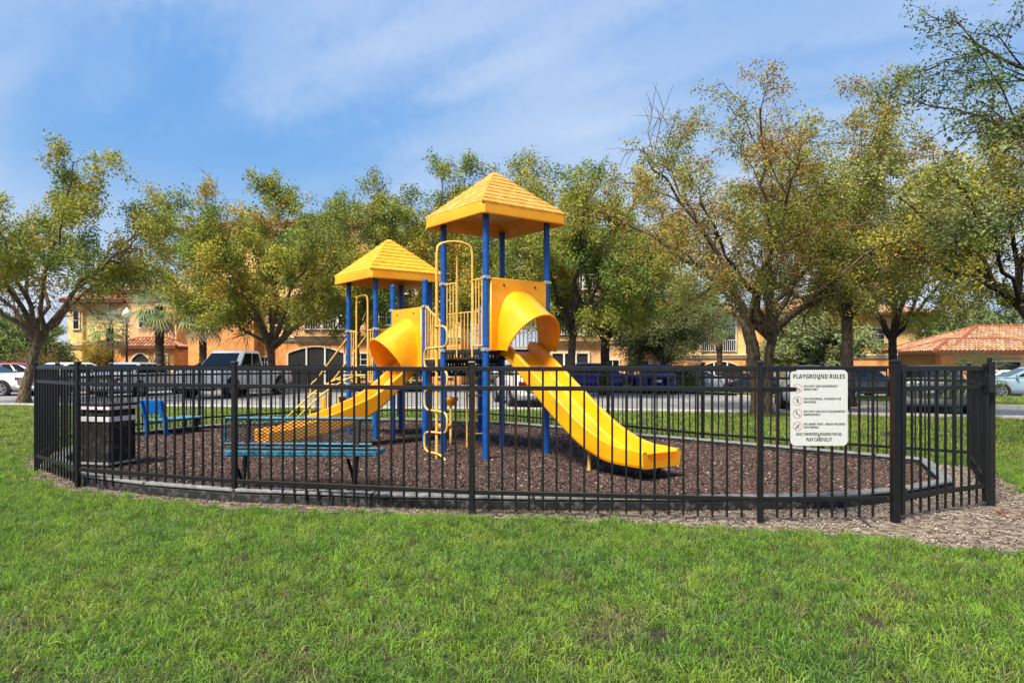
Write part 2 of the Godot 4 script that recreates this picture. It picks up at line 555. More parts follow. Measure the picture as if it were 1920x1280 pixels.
func build_ground():
	# one sheet of terrain out to the horizon
	var b := MB.new()
	var xs := []
	var ds := []
	for i in range(-12, 13): xs.append(signf(i) * (pow(absf(i) / 12.0, 2.2) * 330.0 + absf(i) * 1.6))
	for i in 16: ds.append(-40.0 + i * 6.0)
	for e in [58.0, 70.0, 90.0, 120.0, 170.0, 260.0, 420.0]: ds.append(e)
	for i in xs.size() - 1:
		for j in ds.size() - 1:
			b.quad(on(xs[i], ds[j]), on(xs[i + 1], ds[j]), on(xs[i + 1], ds[j + 1]), on(xs[i], ds[j + 1]))
	setting("ground", b, M.soil, "turf and bare soil under the lawn")
	b = MB.new()
	b.sheet(dirt_line(), 0.008)
	setting("dirt_strip", b, M.dirt, "bare sandy dirt round the foot of the fence")
	b = MB.new()
	b.sheet(curb_line(), 0.03)
	setting("mulch_bed", b, M.mulch_bed, "brown rubber mulch bed of the playground")
	var cols := 60
	b = ribbon(-110, 110, line_of(-110, 110, cols, 0), line_of(-110, 110, cols, 1), 0.03, cols, 14)
	setting("parking_lot", b, M.asphalt, "grey asphalt parking lot behind the playground")
	b = ribbon(9.0, 44, line_of(9.0, 44, 20, 0), line_of(9.0, 44, 20, 2), 0.045, 20, 3)
	setting("driveway", b, M.concrete, "pale concrete driveway to the right of the playground")
	# kerbs: real steps
	var edge := MB.new()
	var prev := Vector3.ZERO
	for i in 61:
		var x := lerpf(-110, 45, i / 60.0)
		var p := on(x, lot_near(x) - 0.08) + Vector3.UP * 0.02
		if i > 0: edge.beam(prev, p, 0.16, 0.14, 0.015)
		prev = p
	setting("kerb", edge, M.concrete, "concrete kerb along the near edge of the parking lot")
	# the grass bank beyond the driveway and the planted island before the buildings
	b = ribbon(9.3, 44, line_of(9.3, 44, 16, 2), line_of(9.3, 44, 16, 3), 0.13, 16, 4)
	setting("grass_bank", b, M.soil, "raised grass bank with a kerb beyond the driveway")
	edge = MB.new()
	for i in 16:
		var xa := lerpf(9.3, 44, i / 16.0)
		var xb := lerpf(9.3, 44, (i + 1) / 16.0)
		edge.beam(on(xa, bank_near(xa)) + Vector3.UP * 0.07, on(xb, bank_near(xb)) + Vector3.UP * 0.07, 0.16, 0.16, 0.015)
	edge.beam(on(9.3, 24.7) + Vector3.UP * 0.07, on(9.3, 29.5) + Vector3.UP * 0.07, 0.16, 0.16, 0.015)
	setting("kerb", edge, M.concrete, "concrete kerb round the grass bank by the driveway")
	b = ribbon(1.5, 13.0, line_of(1.5, 13.0, 6, 5), line_of(1.5, 13.0, 6, 6), 0.13, 6, 4)
	setting("grass_island", b, M.soil, "planted island in the parking lot in front of the buildings")
	# border timbers, one by one
	var border := thing("playground_border", "low black border of plastic timbers with paler grey tops around the mulch", "border", Vector3.ZERO)
	var line := curb_line()
	for i in line.size():
		var p := line[i]
		var q := line[(i + 1) % line.size()]
		var u := (q - p).normalized()
		var a := W(p.x, p.y) 
		var c := W(q.x, q.y)
		var dir := (c - a).normalized()
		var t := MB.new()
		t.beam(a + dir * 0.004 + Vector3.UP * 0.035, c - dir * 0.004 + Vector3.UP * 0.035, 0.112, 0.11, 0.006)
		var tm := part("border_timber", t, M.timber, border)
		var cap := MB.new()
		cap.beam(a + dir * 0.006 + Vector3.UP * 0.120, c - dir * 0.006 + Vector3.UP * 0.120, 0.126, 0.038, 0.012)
		part("grey_top", cap, M.timber_grey, tm)  # paler grey strip along the top of each near-black timber
		var joint := MB.new()
		joint.lathe([Vector2(0.0, 0.136), Vector2(0.05, 0.136), Vector2(0.061, 0.125), Vector2(0.064, -0.02)], 10, Transform3D(Basis.IDENTITY, a))
		part("joint", joint, M.timber, border)
	scatter_mulch()

func in_poly(p: Vector2, poly: PackedVector2Array) -> bool:
	return Geometry2D.is_point_in_polygon(p, poly)

func scatter_mulch():
	var r := RandomNumberGenerator.new()
	r.seed = 77
	# a few chip shapes: bent slivers with cut ends
	var shapes := []
	for k in 3:
		var b := MB.new()
		var l := 0.026 - 0.005 * k
		var rings := []
		for i in 3:
			var t := i / 2.0
			var wd := (0.008 + 0.002 * k) * (1.0 - 0.55 * absf(t - 0.45))
			var c := Vector3(lerpf(-l, l, t) * 0.5, 0.004 * sin(t * PI), 0.003 * sin(t * 5.0 + k))
			rings.append([c + Vector3(0, -0.004, -wd), c + Vector3(0, 0.004, -wd * 0.8), c + Vector3(0, 0.005, wd * 0.7), c + Vector3(0, -0.003, wd)])
		b.loft(rings)
		shapes.append(b.mesh())
	var tones := [Color(0.022, 0.015, 0.014), Color(0.045, 0.028, 0.025), Color(0.075, 0.044, 0.039), Color(0.115, 0.070, 0.062), Color(0.155, 0.112, 0.10), Color(0.36, 0.30, 0.27)]
	var bed := curb_line()
	var dirt := dirt_line()
	var places := [[], [], []]
	var tints := [[], [], []]
	for i in 230000:
		var x := r.randf_range(-7.2, 5.6)
		var d := r.randf_range(6.3, 16.4)
		if r.randf() > clampf(pow(8.0 / d, 1.5), 0.25, 1.0): continue
		if not in_poly(Vector2(x, d), bed): continue
		var k := r.randi() % 3
		var s := r.randf_range(0.8, 1.7) * clampf(d / 9.0, 1.0, 1.5)
		var basis := Basis.from_euler(Vector3(r.randf_range(-0.7, 0.7), r.randf() * TAU, r.randf_range(-0.7, 0.7))).scaled(Vector3.ONE * s)
		places[k].append(Transform3D(basis, W(x, d, 0.036 + r.randf() * 0.014 + 0.012 * patch.get_noise_2d(x * 2.0, d * 2.0))))
		var c: Color = tones[mini(5, int(r.randf() * r.randf() * 3.0 + r.randf() * 3.4))]
		tints[k].append(Color(c.r * 0.90, c.g * 0.86, c.b * 0.80) * r.randf_range(0.6, 1.05))
	for k in 3:
		tag(scatter("mulch", shapes[k], M.chip, self, places[k], tints[k]), "brown and reddish mulch chips covering the playground", "mulch")
	# chips and pale wood fibre strewn on the dirt
	places = [[], [], []]
	tints = [[], [], []]
	var pale := [Color(0.33, 0.265, 0.205), Color(0.40, 0.345, 0.28), Color(0.24, 0.18, 0.135), Color(0.45, 0.40, 0.34)]
	for i in 110000:
		var x := r.randf_range(-7.2, 6.0)
		var d := r.randf_range(4.9, 10.5)
		if not in_poly(Vector2(x, d), dirt) or in_poly(Vector2(x, d), bed): continue
		var here := patch.get_noise_2d(x * 3.0, d * 3.0)
		var pale_here := smoothstep(0.4, 2.6, x)
		if r.randf() > 0.55 + here * 0.9: continue
		var k := r.randi() % 3
		var s := r.randf_range(0.4, 0.85)
		var basis := Basis.from_euler(Vector3(r.randf_range(-0.4, 0.4), r.randf() * TAU, r.randf_range(-0.4, 0.4))).scaled(Vector3(s, s * 0.7, s * 0.8))
		places[k].append(Transform3D(basis, W(x, d, 0.012 + r.randf() * 0.006)))
		var c: Color = pale[r.randi() % 4] if r.randf() < pale_here * 0.5 + 0.12 else tones[r.randi() % 4]
		tints[k].append(c * r.randf_range(0.75, 1.15))
	for k in 3:
		tag(scatter("wood_chips", shapes[k], M.chip, self, places[k], tints[k]), "pale and dark wood chips strewn over the dirt outside the fence", "wood chips")

func bare(x: float, d: float) -> bool:
	# where no grass grows
	if d > lot_near(x) - 0.15:
		if x > 9.4 and d > bank_near(x) + 0.1 and d < 29.2 - (x - 9.3) * 0.1: return false
		if x > 1.6 and x < 12.9 and d > 36.6 and d < 43.4: return false
		return true
	var p := Vector2(x + 0.22 * fine.get_noise_2d(x * 0.9, d * 0.9) + 0.12 * patch.get_noise_2d(d * 3.0, x * 3.0), d + 0.16 * fine.get_noise_2d(d, x))
	return in_poly(p, dirt_line())

func blade_clump(count: int, long: float, wide: float, spread: float, r: RandomNumberGenerator) -> ArrayMesh:
	var b := MB.new()
	for i in count:
		var a := r.randf() * TAU
		var lean := r.randf_range(0.2, 1.25)
		var l := long * r.randf_range(0.6, 1.25)
		var foot := Vector3(r.randf_range(-spread, spread), -0.004, r.randf_range(-spread, spread))
		var out := Vector3(cos(a), 0, sin(a))
		var side := Vector3(-sin(a), 0, cos(a)) * wide * 0.5
		var m1 := foot + out * l * 0.18 * lean + Vector3.UP * l * 0.45
		var m2 := foot + out * l * 0.5 * lean + Vector3.UP * l * (0.80 - 0.22 * lean)
		var tip := foot + out * l * 0.95 * lean + Vector3.UP * l * (0.98 - 0.62 * lean)
		var n1 := (Vector3.UP * 0.5 - out).normalized()
		b.tri(foot - side, foot + side, m1 + side, n1, n1, n1)
		b.tri(foot - side, m1 + side, m1 - side, n1, n1, n1)
		var n2 := (Vector3.UP - out * 0.7).normalized()
		b.tri(m1 - side, m1 + side, m2 + side * 0.8, n1, n1, n2)
		b.tri(m1 - side, m2 + side * 0.8, m2 - side * 0.8, n1, n2, n2)
		b.tri(m2 - side * 0.8, m2 + side * 0.8, tip, n2, n2, n2)
	return b.mesh()

func grass_tone(x: float, d: float, r: RandomNumberGenerator) -> Color:
	var a := patch.get_noise_2d(x * 0.9, d * 0.9)
	var e := patch.get_noise_2d(x * 2.6 + 40.0, d * 2.6)
	var c := Color(0.192, 0.335, 0.034)
	c = c.lerp(Color(0.135, 0.280, 0.032), clampf(a * 1.5 + 0.25, 0, 1))
	c = c.lerp(Color(0.26, 0.365, 0.045), clampf(e * 1.7 - 0.05, 0, 1))
	if d > 10.0: c = c.lerp(Color(0.22, 0.29, 0.038), 0.6)
	# dry tufts, more of them towards the bare dirt
	var dry := clampf(patch.get_noise_2d(x * 1.7 - 90.0, d * 1.7) * 1.5 - 0.45, 0, 0.55)
	if r.randf() < 0.10 + dry: c = c.lerp(Color(0.27, 0.235, 0.115), r.randf_range(0.35, 0.95))
	if r.randf() < 0.16: c = c.lerp(Color(0.16, 0.24, 0.10), 0.7)
	if r.randf() < 0.07: c = Color(0.050, 0.120, 0.030)
	return c * r.randf_range(0.60, 1.42)

func build_lawn_grass():
	var r := RandomNumberGenerator.new()
	r.seed = 41
	var shapes := [blade_clump(12, 0.056, 0.0033, 0.040, r), blade_clump(12, 0.048, 0.0035, 0.042, r), blade_clump(11, 0.068, 0.0031, 0.038, r)]
	var coarse := [blade_clump(16, 0.075, 0.0075, 0.10, r), blade_clump(16, 0.065, 0.0085, 0.11, r)]
	var places := [[], [], []]
	var tints := [[], [], []]
	for i in 195000:
		var d := sqrt(r.randf_range(1.7 * 1.7, 13.0 * 13.0))
		var x := r.randf_range(-1.0, 1.0) * (d * 0.74 + 2.2)
		if r.randf() > clampf(1.25 - (d - 2.4) * 0.075, 0.42, 1.0) * (1.0 if d < 9.0 else (13.0 - d) / 4.0): continue
		if bare(x, d): continue
		var thin := patch.get_noise_2d(x * 1.7 - 90.0, d * 1.7)
		if thin > 0.40 and r.randf() < 0.2: continue
		var k := r.randi() % 3
		var s := r.randf_range(0.75, 1.25) * (1.0 + 0.30 * patch.get_noise_2d(x * 2.2 + 7.0, d * 2.2))
		places[k].append(Transform3D(Basis.from_euler(Vector3(r.randf_range(-0.55, 0.55), r.randf() * TAU, r.randf_range(-0.55, 0.55))).scaled(Vector3(s, s, s)), W(x, d, 0.0)))
		tints[k].append(grass_tone(x, d, r))
	for k in 3:
		tag(scatter("lawn_grass", shapes[k], M.blade, self, places[k], tints[k]), "short green lawn grass in front of the playground fence", "grass")
	places = [[], []]
	tints = [[], []]
	for i in 165000:
		var d := sqrt(r.randf_range(8.6 * 8.6, 44.0 * 44.0))
		var x := r.randf_range(-1.0, 1.0) * (d * 0.74 + 2.2)
		if r.randf() > clampf(9.0 / d, 0.25, 1.0) * clampf((d - 8.6) / 3.0, 0.1, 1.0) * (1.0 if d < 24.0 else 0.8): continue
		if bare(x, d): continue
		var k := r.randi() % 2
		var s := r.randf_range(0.8, 1.35) * clampf(d / 13.0, 0.9, 1.8)
		places[k].append(Transform3D(Basis.from_euler(Vector3(0, r.randf() * TAU, 0)).scaled(Vector3(s, minf(s, 1.2), s)), on(x, d) + Vector3.UP * (0.13 if d > lot_near(x) else 0.0)))
		tints[k].append(grass_tone(x, d, r))
	for k in 2:
		tag(scatter("far_lawn_grass", coarse[k], M.blade, self, places[k], tints[k]), "yellow-green lawn grass beyond the playground and beside it", "grass")

# ---------------------------------------------------------------- the fence

var post_shape := {}

func fence_post(parent: Node, x: float, d: float, wide := 0.048, high := 1.345, turn := 0.0, called := "post"):
	var key := "%f/%f" % [wide, high]
	if not post_shape.has(key):
		var b := MB.new()
		b.slab(Vector3(wide, high + 0.05, wide), Vector3(0, (high - 0.05) / 2, 0), 0.004)
		var cap := MB.new()
		var w := wide * 0.5 + 0.005
		cap.slab(Vector3(w * 2, 0.014, w * 2), Vector3(0, high + 0.007, 0), 0.003)
		var rings := []
		for k in [[1.0, 0.0], [0.86, 0.010], [0.3, 0.016]]:
			var q: float = w * k[0]
			var y: float = high + 0.014 + k[1]
			rings.append([Vector3(-q, y, -q), Vector3(q, y, -q), Vector3(q, y, q), Vector3(-q, y, q)])
		cap.loft(rings)
		post_shape[key] = [b.mesh(), cap.mesh()]
	var o := part(called, post_shape[key][0], M.fence, parent, Transform3D(Basis(Vector3.UP, turn), W(x, d)))
	part("cap", post_shape[key][1], M.fence, o)

var picket_shape: ArrayMesh

func fence_panel(parent: Node, a: Vector2, b: Vector2, inset := 0.03):
	# three rails and the pickets between them, from post to post
	var p := W(a.x, a.y)
	var q := W(b.x, b.y)
	var dir := (q - p).normalized()
	p += dir * inset
	q -= dir * inset
	var out := dir.cross(Vector3.UP)
	for y in [1.300, 1.130, 0.205]:
		var rail := MB.new()
		rail.beam(p + Vector3.UP * y, q + Vector3.UP * y, 0.027, 0.040, 0.003)
		part("rail", rail, M.fence, parent)
	if picket_shape == null:
		var s := MB.new()
		s.slab(Vector3(0.0185, 1.25, 0.0185), Vector3(0, 0.675, 0), 0.0025)
		picket_shape = s.mesh()
	var l := p.distance_to(q)
	var count := int(round(l / 0.1215)) - 1
	for i in count:
		var at := p.lerp(q, (i + 1.0) / (count + 1.0))
		part("picket", picket_shape, M.fence, parent, Transform3D(Basis(Vector3.UP, atan2(-dir.z, dir.x)), at))

func fence_run(called: String, label: String, pts: Array, first: int, last: int, wide := 0.048):
	# a run of fence; posts from FIRST to LAST belong to it
	var o := thing(called, label, "fence", Vector3.ZERO, 0.0)
	for i in pts.size() - 1:
		fence_panel(o, pts[i], pts[i + 1])
	for i in range(first, last + 1):
		var e: Vector2 = pts[mini(i + 1, pts.size() - 1)] - pts[maxi(i - 1, 0)]
		fence_post(o, pts[i].x, pts[i].y, wide, 1.345, atan2(e.y, e.x))
	return o

func build_fence():
	fence_run("front_fence", "black metal picket fence nearest the camera, running along the front of the mulch", [Vector2(-4.71, 7.8), Vector2(-2.70, 7.0), Vector2(-0.355, 6.40), Vector2(2.09, 6.06), Vector2(3.20, 6.09)], 0, 3)
	fence_run("left_fence", "black picket fence at the left end, seen at a slant beside the trash bin", [Vector2(-4.71, 7.8), Vector2(-5.94, 8.98), Vector2(-6.95, 11.0), Vector2(-7.25, 13.0)], 1, 3)
	fence_run("back_fence", "black picket fence along the far side of the playground, behind the play structure", [Vector2(-7.25, 13.0), Vector2(-6.65, 15.3), Vector2(-5.1, 17.2), Vector2(-2.85, 18.0), Vector2(-1.0, 17.2), Vector2(0.356, 15.5), Vector2(1.83, 13.7), Vector2(3.13, 11.8), Vector2(4.53, 10.5), Vector2(5.91, 9.3)], 1, 9)
	fence_run("right_fence", "black picket fence at the right end, edge-on behind the gate latch post", [Vector2(5.91, 9.3), Vector2(4.56, 6.86)], 1, 0)
	# the gate between two thick posts
	var g := thing("gate_posts", "pair of thick black square posts holding the playground gate", "gate posts", W(0, 0))
	fence_post(g, 3.24, 6.08, 0.064, 1.352, 0.1, "gate_post")
	fence_post(g, 4.53, 6.80, 0.064, 1.352, -0.5, "gate_post")
	var o := thing("gate", "black metal picket gate between the two thick posts right of the rules sign", "gate", W(3.24, 6.08), 0.0)
	var a := Vector2(3.335, 6.155)
	var c := Vector2(4.44, 6.745)
	var dir := W(c.x - a.x, c.y - a.y).normalized()
	o.position = Vector3.ZERO
	fence_panel(o, a, c, 0.02)
	for e in [a, c]:
		var s := MB.new()
		s.box(Vector3(0.045, 1.29, 0.045), Transform3D(Basis(Vector3.UP, atan2(-dir.z, dir.x)), W(e.x, e.y, 0.70)), 0.004)
		part("stile", s, M.fence, o)
	for y in [1.22, 0.28]:
		var h := MB.new()
		var p := W(a.x - 0.035, a.y - 0.018, y)
		h.lathe([Vector2(0.0, -0.055), Vector2(0.014, -0.055), Vector2(0.014, 0.055), Vector2(0.0, 0.055)], 10, Transform3D(Basis.IDENTITY, p))
		h.beam(p + Vector3.UP * 0.03, p + dir * 0.075 + Vector3.UP * 0.03, 0.012, 0.05, 0.002)
		h.beam(p - Vector3.UP * 0.03, p - dir * 0.075 - Vector3.UP * 0.03, 0.012, 0.05, 0.002)
		part("hinge", h, M.clamp if y < 0.5 else M.fence, o)
	var latch := MB.new()
	var lp := W(c.x + 0.02, c.y - 0.03, 1.16)
	latch.box(Vector3(0.10, 0.17, 0.05), Transform3D(Basis(Vector3.UP, atan2(-dir.z, dir.x)), lp), 0.008)
	latch.lathe([Vector2(0.0, 0.0), Vector2(0.017, 0.0), Vector2(0.017, 0.13), Vector2(0.023, 0.135), Vector2(0.023, 0.16), Vector2(0.0, 0.165)], 10, Transform3D(Basis.IDENTITY, lp + Vector3.UP * 0.08))
	part("latch", latch, M.fence, o)
	build_sign()

func lettering(words: String, high: float, wide: float, bold: bool) -> Mesh:
	var f := SystemFont.new()
	f.font_names = PackedStringArray(["Droid Sans"])
	f.font_weight = 700 if bold else 400
	var t := TextMesh.new()
	t.font = f
	t.text = words
	t.font_size = 48
	t.pixel_size = 0.01
	t.depth = 0.02
	t.curve_step = 2.0
	t.horizontal_alignment = HORIZONTAL_ALIGNMENT_LEFT
	t.vertical_alignment = VERTICAL_ALIGNMENT_CENTER
	return t

func letters(parent: Node, words: String, at: Vector3, high: float, wide: float, centred := false):
	var t := lettering(words, high, wide, true)
	var box := t.get_aabb()
	var sy := high / 0.345
	var sx := wide / maxf(box.size.x, 0.01)
	var o := part("lettering", t, M.ink, parent)
	o.transform = Transform3D(Basis.from_scale(Vector3(sx, sy, 0.1)), Vector3(at.x - (wide * 0.5 if centred else 0.0) - box.position.x * sx, at.y, at.z))

func build_sign():
	var turn := atan2(0.03, 1.11)
	var s := thing("rules_sign", "white playground rules sign with rounded corners bolted to the fence left of the gate", "sign", W(2.583, 6.054, 0.657), -0.02)
	var w := 0.478
	var h := 0.637
	var pts := PackedVector2Array()
	for c in [[w / 2, 0.0, -PI / 2], [w / 2, h, 0.0], [-w / 2, h, PI / 2], [-w / 2, 0.0, PI]]:
		var rr := 0.042
		var cx: float = c[0] - signf(c[0]) * rr
		var cy: float = rr if c[1] == 0.0 else h - rr
		for k in 6:
			var a: float = c[2] + PI / 2 * k / 5.0
			pts.append(Vector2(cx + cos(a) * rr, cy + sin(a) * rr))
	var b := MB.new()
	b.prism(pts, 0.003)
	part("board", b, M.sign_white, s)
	var z := 0.0034
	letters(s, "PLAYGROUND RULES", Vector3(0, 0.582, z), 0.036, 0.43, true)
	var rows := [["DO NOT USE EQUIPMENT", "WHEN WET."], ["NO RUNNING, PUSHING OR", "SHOVING."], ["DO NOT USE PLAY EQUIPMENT", "IMPROPERLY."], ["NO BARE FEET. WEAR PROPER", "FOOTWEAR."]]
	var wide := [[0.285, 0.122], [0.312, 0.108], [0.350, 0.146], [0.345, 0.126]]
	for i in 4:
		var y := 0.478 - i * 0.1062
		letters(s, rows[i][0], Vector3(-0.128, y + 0.022, z), 0.0175, wide[i][0])
		letters(s, rows[i][1], Vector3(-0.128, y - 0.005, z), 0.0175, wide[i][1])
		pictogram(s, Vector3(-0.180, y + 0.003, z), i)
	letters(s, "ADULT SUPERVISION REQUIRED FOR USE.", Vector3(0.0, 0.097, z), 0.023, 0.385, true)
	letters(s, "PLAY CAREFULLY!", Vector3(0.0, 0.052, z), 0.030, 0.21, true)
	for y in [0.566, 0.083]:
		var k := MB.new()
		k.lathe([Vector2(0.0, 0.005), Vector2(0.006, 0.0045), Vector2(0.0075, 0.0)], 10, Transform3D(Basis(Vector3.RIGHT, PI / 2), Vector3(0, y, 0.003)))
		part("bolt", k, M.dark, s)

func pictogram(s: Node, at: Vector3, which: int):
	var ring := MB.new()
	var pts := []
	for k in 29: pts.append(at + Vector3(cos(TAU * k / 28.0), sin(TAU * k / 28.0), 0) * 0.039)
	for k in 28:
		var a: Vector3 = pts[k] - at
		var c: Vector3 = pts[k + 1] - at
		ring.flat([at + a, at + c, at + c * 0.88, at + a * 0.88], Vector3.BACK)
	var d := Vector3(-0.707, 0.707, 0) * 0.035
	var e := Vector3(0.707, 0.707, 0) * 0.0022
	ring.flat([at + d + e, at + d - e, at - d - e, at - d + e], Vector3.BACK)
	part("prohibition_ring", ring, M.red_ink, s)
	# a small black figure: limbs as strokes
	var f := MB.new()
	var u := 0.001
	var strokes := []
	if which == 0: strokes = [[-20, 8, 6, -4, 5], [6, -4, 22, -6, 4], [-14, -14, 20, -18, 3]]
	elif which == 1: strokes = [[2, 16, -2, -2, 7], [-2, -2, 8, -20, 4], [-2, -2, -12, -16, 4], [2, 10, 14, 2, 3], [2, 10, -10, 4, 3]]
	elif which == 2: strokes = [[-10, 16, -8, 0, 6], [-8, 0, 4, -12, 4], [10, -14, 22, -12, 7], [-10, 12, 4, 10, 3]]
	else: strokes = [[14, 20, 4, -2, 8], [4, -2, -16, -20, 8], [-16, -20, -22, -16, 5]]
	for k in strokes:
		var p := at + Vector3(k[0], k[1], 0) * u + Vector3.BACK * 0.0004
		var q := at + Vector3(k[2], k[3], 0) * u + Vector3.BACK * 0.0004
		var side: Vector3 = (q - p).normalized().cross(Vector3.BACK) * k[4] * 0.5 * u
		f.flat([p + side, q + side, q - side, p - side], Vector3.BACK)
	if which == 1 or which == 2:
		var hc := at + Vector3(3 if which == 1 else -10, 23, 0) * u + Vector3.BACK * 0.0004
		var hp := []
		for k in 10: hp.append(hc + Vector3(cos(TAU * k / 10.0), sin(TAU * k / 10.0), 0) * 0.0045)
		f.flat(hp, Vector3.BACK)
	part("figure", f, M.ink, s)

# ---------------------------------------------------------------- the play structure

var A := Vector3(0.793, 0, -0.608)    # along the front right faces of the towers
var B := Vector3(-0.608, 0, -0.793)   # along the front left faces

func play_post(parent: Node, p: Vector3, high: float, rings: Array, capped := false, r := 0.045):
	var b := MB.new()
	b.lathe([Vector2(0, -0.05), Vector2(r, -0.05), Vector2(r, high - 0.004), Vector2(r * 0.9, high)], 18)
	b.lathe([Vector2(r * 0.9, high), Vector2(0, high)], 18)
	var o := part("post", b, M.blue, parent, Transform3D(Basis.IDENTITY, p))
	for y in rings:
		var c := MB.new()
		c.lathe([Vector2(r, y - 0.024), Vector2(r + 0.009, y - 0.021), Vector2(r + 0.009, y + 0.021), Vector2(r, y + 0.024)], 18)
		for k in 4:
			var a := TAU * k / 4.0 + 0.3
			c.box(Vector3(0.022, 0.036, 0.03), Transform3D(Basis(Vector3.UP, -a), Vector3(cos(a) * (r + 0.014), y, sin(a) * (r + 0.014))), 0.004)
		part("clamp", c, M.clamp, o)
	if capped:
		var c := MB.new()
		c.lathe([Vector2(r + 0.004, high - 0.03), Vector2(r + 0.004, high), Vector2(r * 0.75, high + 0.02), Vector2(r * 0.3, high + 0.028), Vector2(0, high + 0.03)], 18)
		part("post_cap", c, M.blue, o)

func play_roof(parent: Node, mid: Vector3, low: float, band: float, top: float, half: float, m: Material, mband: Material, label: String, sd: int):
	var r := RandomNumberGenerator.new()
	r.seed = sd
	var u := A.normalized()
	var w := B.normalized()
	var corners := [-u - w, u - w, u + w, -u + w]   # the nearest corner first
	var b := MB.new()
	# the fascia band, rounded at its lower edge, and the hollow underside
	var rings := []
	for k in [[0.955, low + 0.012], [0.985, low], [0.995, low + 0.003], [1.0, low + 0.014], [1.0, low + 0.028], [0.99, band - 0.032], [0.989, band - 0.018], [0.983, band - 0.004], [0.965, band]]:
		var ring := []
		for c in 4:
			var p: Vector3 = corners[c]
			var q: Vector3 = corners[(c + 1) % 4]
			for t in [0.03, 0.97]:
				ring.append(mid + p.lerp(q, t) * half * k[0] + Vector3.UP * k[1])
		rings.append(ring)
	b.loft(rings, true, false, false)
	var rf := part("roof", b, mband, parent)
	tag(rf, label)
	var body := MB.new()
	var under := []
	for k in [[0.955, low + 0.012], [0.80, low + 0.05], [0.4, low + (top - low) * 0.5], [0.05, top - 0.06]]:
		var ring := []
		for c in 4: ring.append(mid + corners[c] * half * k[0] + Vector3.UP * k[1])
		under.append(ring)
	body.loft(under, true, false, false)
	part("underside", body, M.yellow, rf)
	var skin := MB.new()
	var sr := []
	for k in [0.0, 0.5, 0.985]:
		var ring := []
		for c in 4: ring.append(mid + corners[c] * half * 0.965 * (1.0 - k) + Vector3.UP * lerpf(band - 0.002, top, k))
		sr.append(ring)
	skin.loft(sr, true, false, true)
	part("roof_deck", skin, m, rf)
	# shingles row by row; the two faces towards the camera one by one
	var rest := MB.new()
	var rows := 9
	for c in 4:
		var p0: Vector3 = corners[c]
		var q0: Vector3 = corners[(c + 1) % 4]
		var along := (q0 - p0).normalized()
		var outw := ((p0 + q0) * 0.5).normalized()
		var nrm := (outw * (top - band) + Vector3.UP * half).normalized()
		for i in rows:
			var t0 := float(i) / (rows + 0.35)
			var t1 := float(i + 1.12) / (rows + 0.35)
			var h0 := half * 0.985 * (1.0 - t0)
			var h1 := half * 0.985 * (1.0 - t1)
			var step := 0.165
			var first := -ceilf(h0 / step) * step + (step * 0.5 if i % 2 == 1 else 0.0)
			var x := first - step
			while x < h0:
				var xa := clampf(x + 0.006, -h0, h0)
				var xb := clampf(x + step - 0.006, -h0, h0)
				var ya := clampf(xa, -h1, h1)
				var yb := clampf(xb, -h1, h1)
				x += step
				if xb - xa < 0.012: continue
				var proud := 0.016 + r.randf() * 0.006
				var base0 := mid + outw * h0 + Vector3.UP * lerpf(band - 0.002, top, t0)
				var base1 := mid + outw * h1 + Vector3.UP * lerpf(band - 0.002, top, t1)
				var f := [base0 + along * xa + nrm * proud, base0 + along * xb + nrm * proud, base1 + along * yb + nrm * 0.003, base1 + along * ya + nrm * 0.003]
				var g := [base0 + along * xa - nrm * 0.004, base0 + along * xb - nrm * 0.004, base1 + along * yb - nrm * 0.004, base1 + along * ya - nrm * 0.004]
				var sh := rest if c == 1 or c == 2 else MB.new()
				sh.flat(f, nrm)
				sh.flat([f[0], f[1], g[1], g[0]], outw)
				sh.flat([f[0], f[3], g[3], g[0]], -along)
				sh.flat([f[1], f[2], g[2], g[1]], along)
				if sh != rest: part("shingle", sh, m, rf)
	tag(part("far_shingles", rest, m, rf), "", "", "", "stuff")
	var cap := MB.new()
	cap.ball(mid + Vector3.UP * (top - 0.085), Vector3(0.105, 0.075, 0.105), 6, 12)
	part("apex_cap", cap, m, rf)

func deck(parent: Node, pts: Array, y: float):
	var o := PackedVector2Array()
	for p in pts: o.append(Vector2(p.x, -p.z))
	var b := MB.new()
	b.prism(o, 0.05, Transform3D(Basis(Vector3.RIGHT, Vector3(0, 0, -1), Vector3.UP), Vector3(0, y - 0.05, 0)))
	var d := part("deck", b, M.black_deck, parent)
	# the folded rim with its row of punched slots
	for i in pts.size():
		var p: Vector3 = pts[i]
		var q: Vector3 = pts[(i + 1) % pts.size()]
		var u := (q - p).normalized()
		var rim := MB.new()
		var l := p.distance_to(q) - 0.10
		for k in [[y - 0.012, 0.05], [y - 0.118, 0.03]]:
			rim.beam(Vector3(p.x, k[0], p.z) + u * 0.05, Vector3(q.x, k[0], q.z) - u * 0.05, 0.012, k[1], 0.002)
		var n := int(l / 0.052)
		for j in n + 1:
			var c := p + u * (0.05 + l * j / n)
			rim.box(Vector3(0.022, 0.072, 0.010), Transform3D(Basis(u, Vector3.UP, u.cross(Vector3.UP)), Vector3(c.x, y - 0.07, c.z)))
		part("rim", rim, M.black_deck, d)

func arch_line(hw: float, high: float, foot: float, power: float, n: int) -> Array:
	# points of an arch from left foot to right foot: (across, up)
	var out := []
	for i in n + 1:
		var a := PI - PI * i / n
		var c := cos(a)
		var s := sin(a)
		out.append(Vector2(signf(c) * pow(absf(c), power) * hw, foot + pow(absf(s), power) * (high - foot)))
	return out

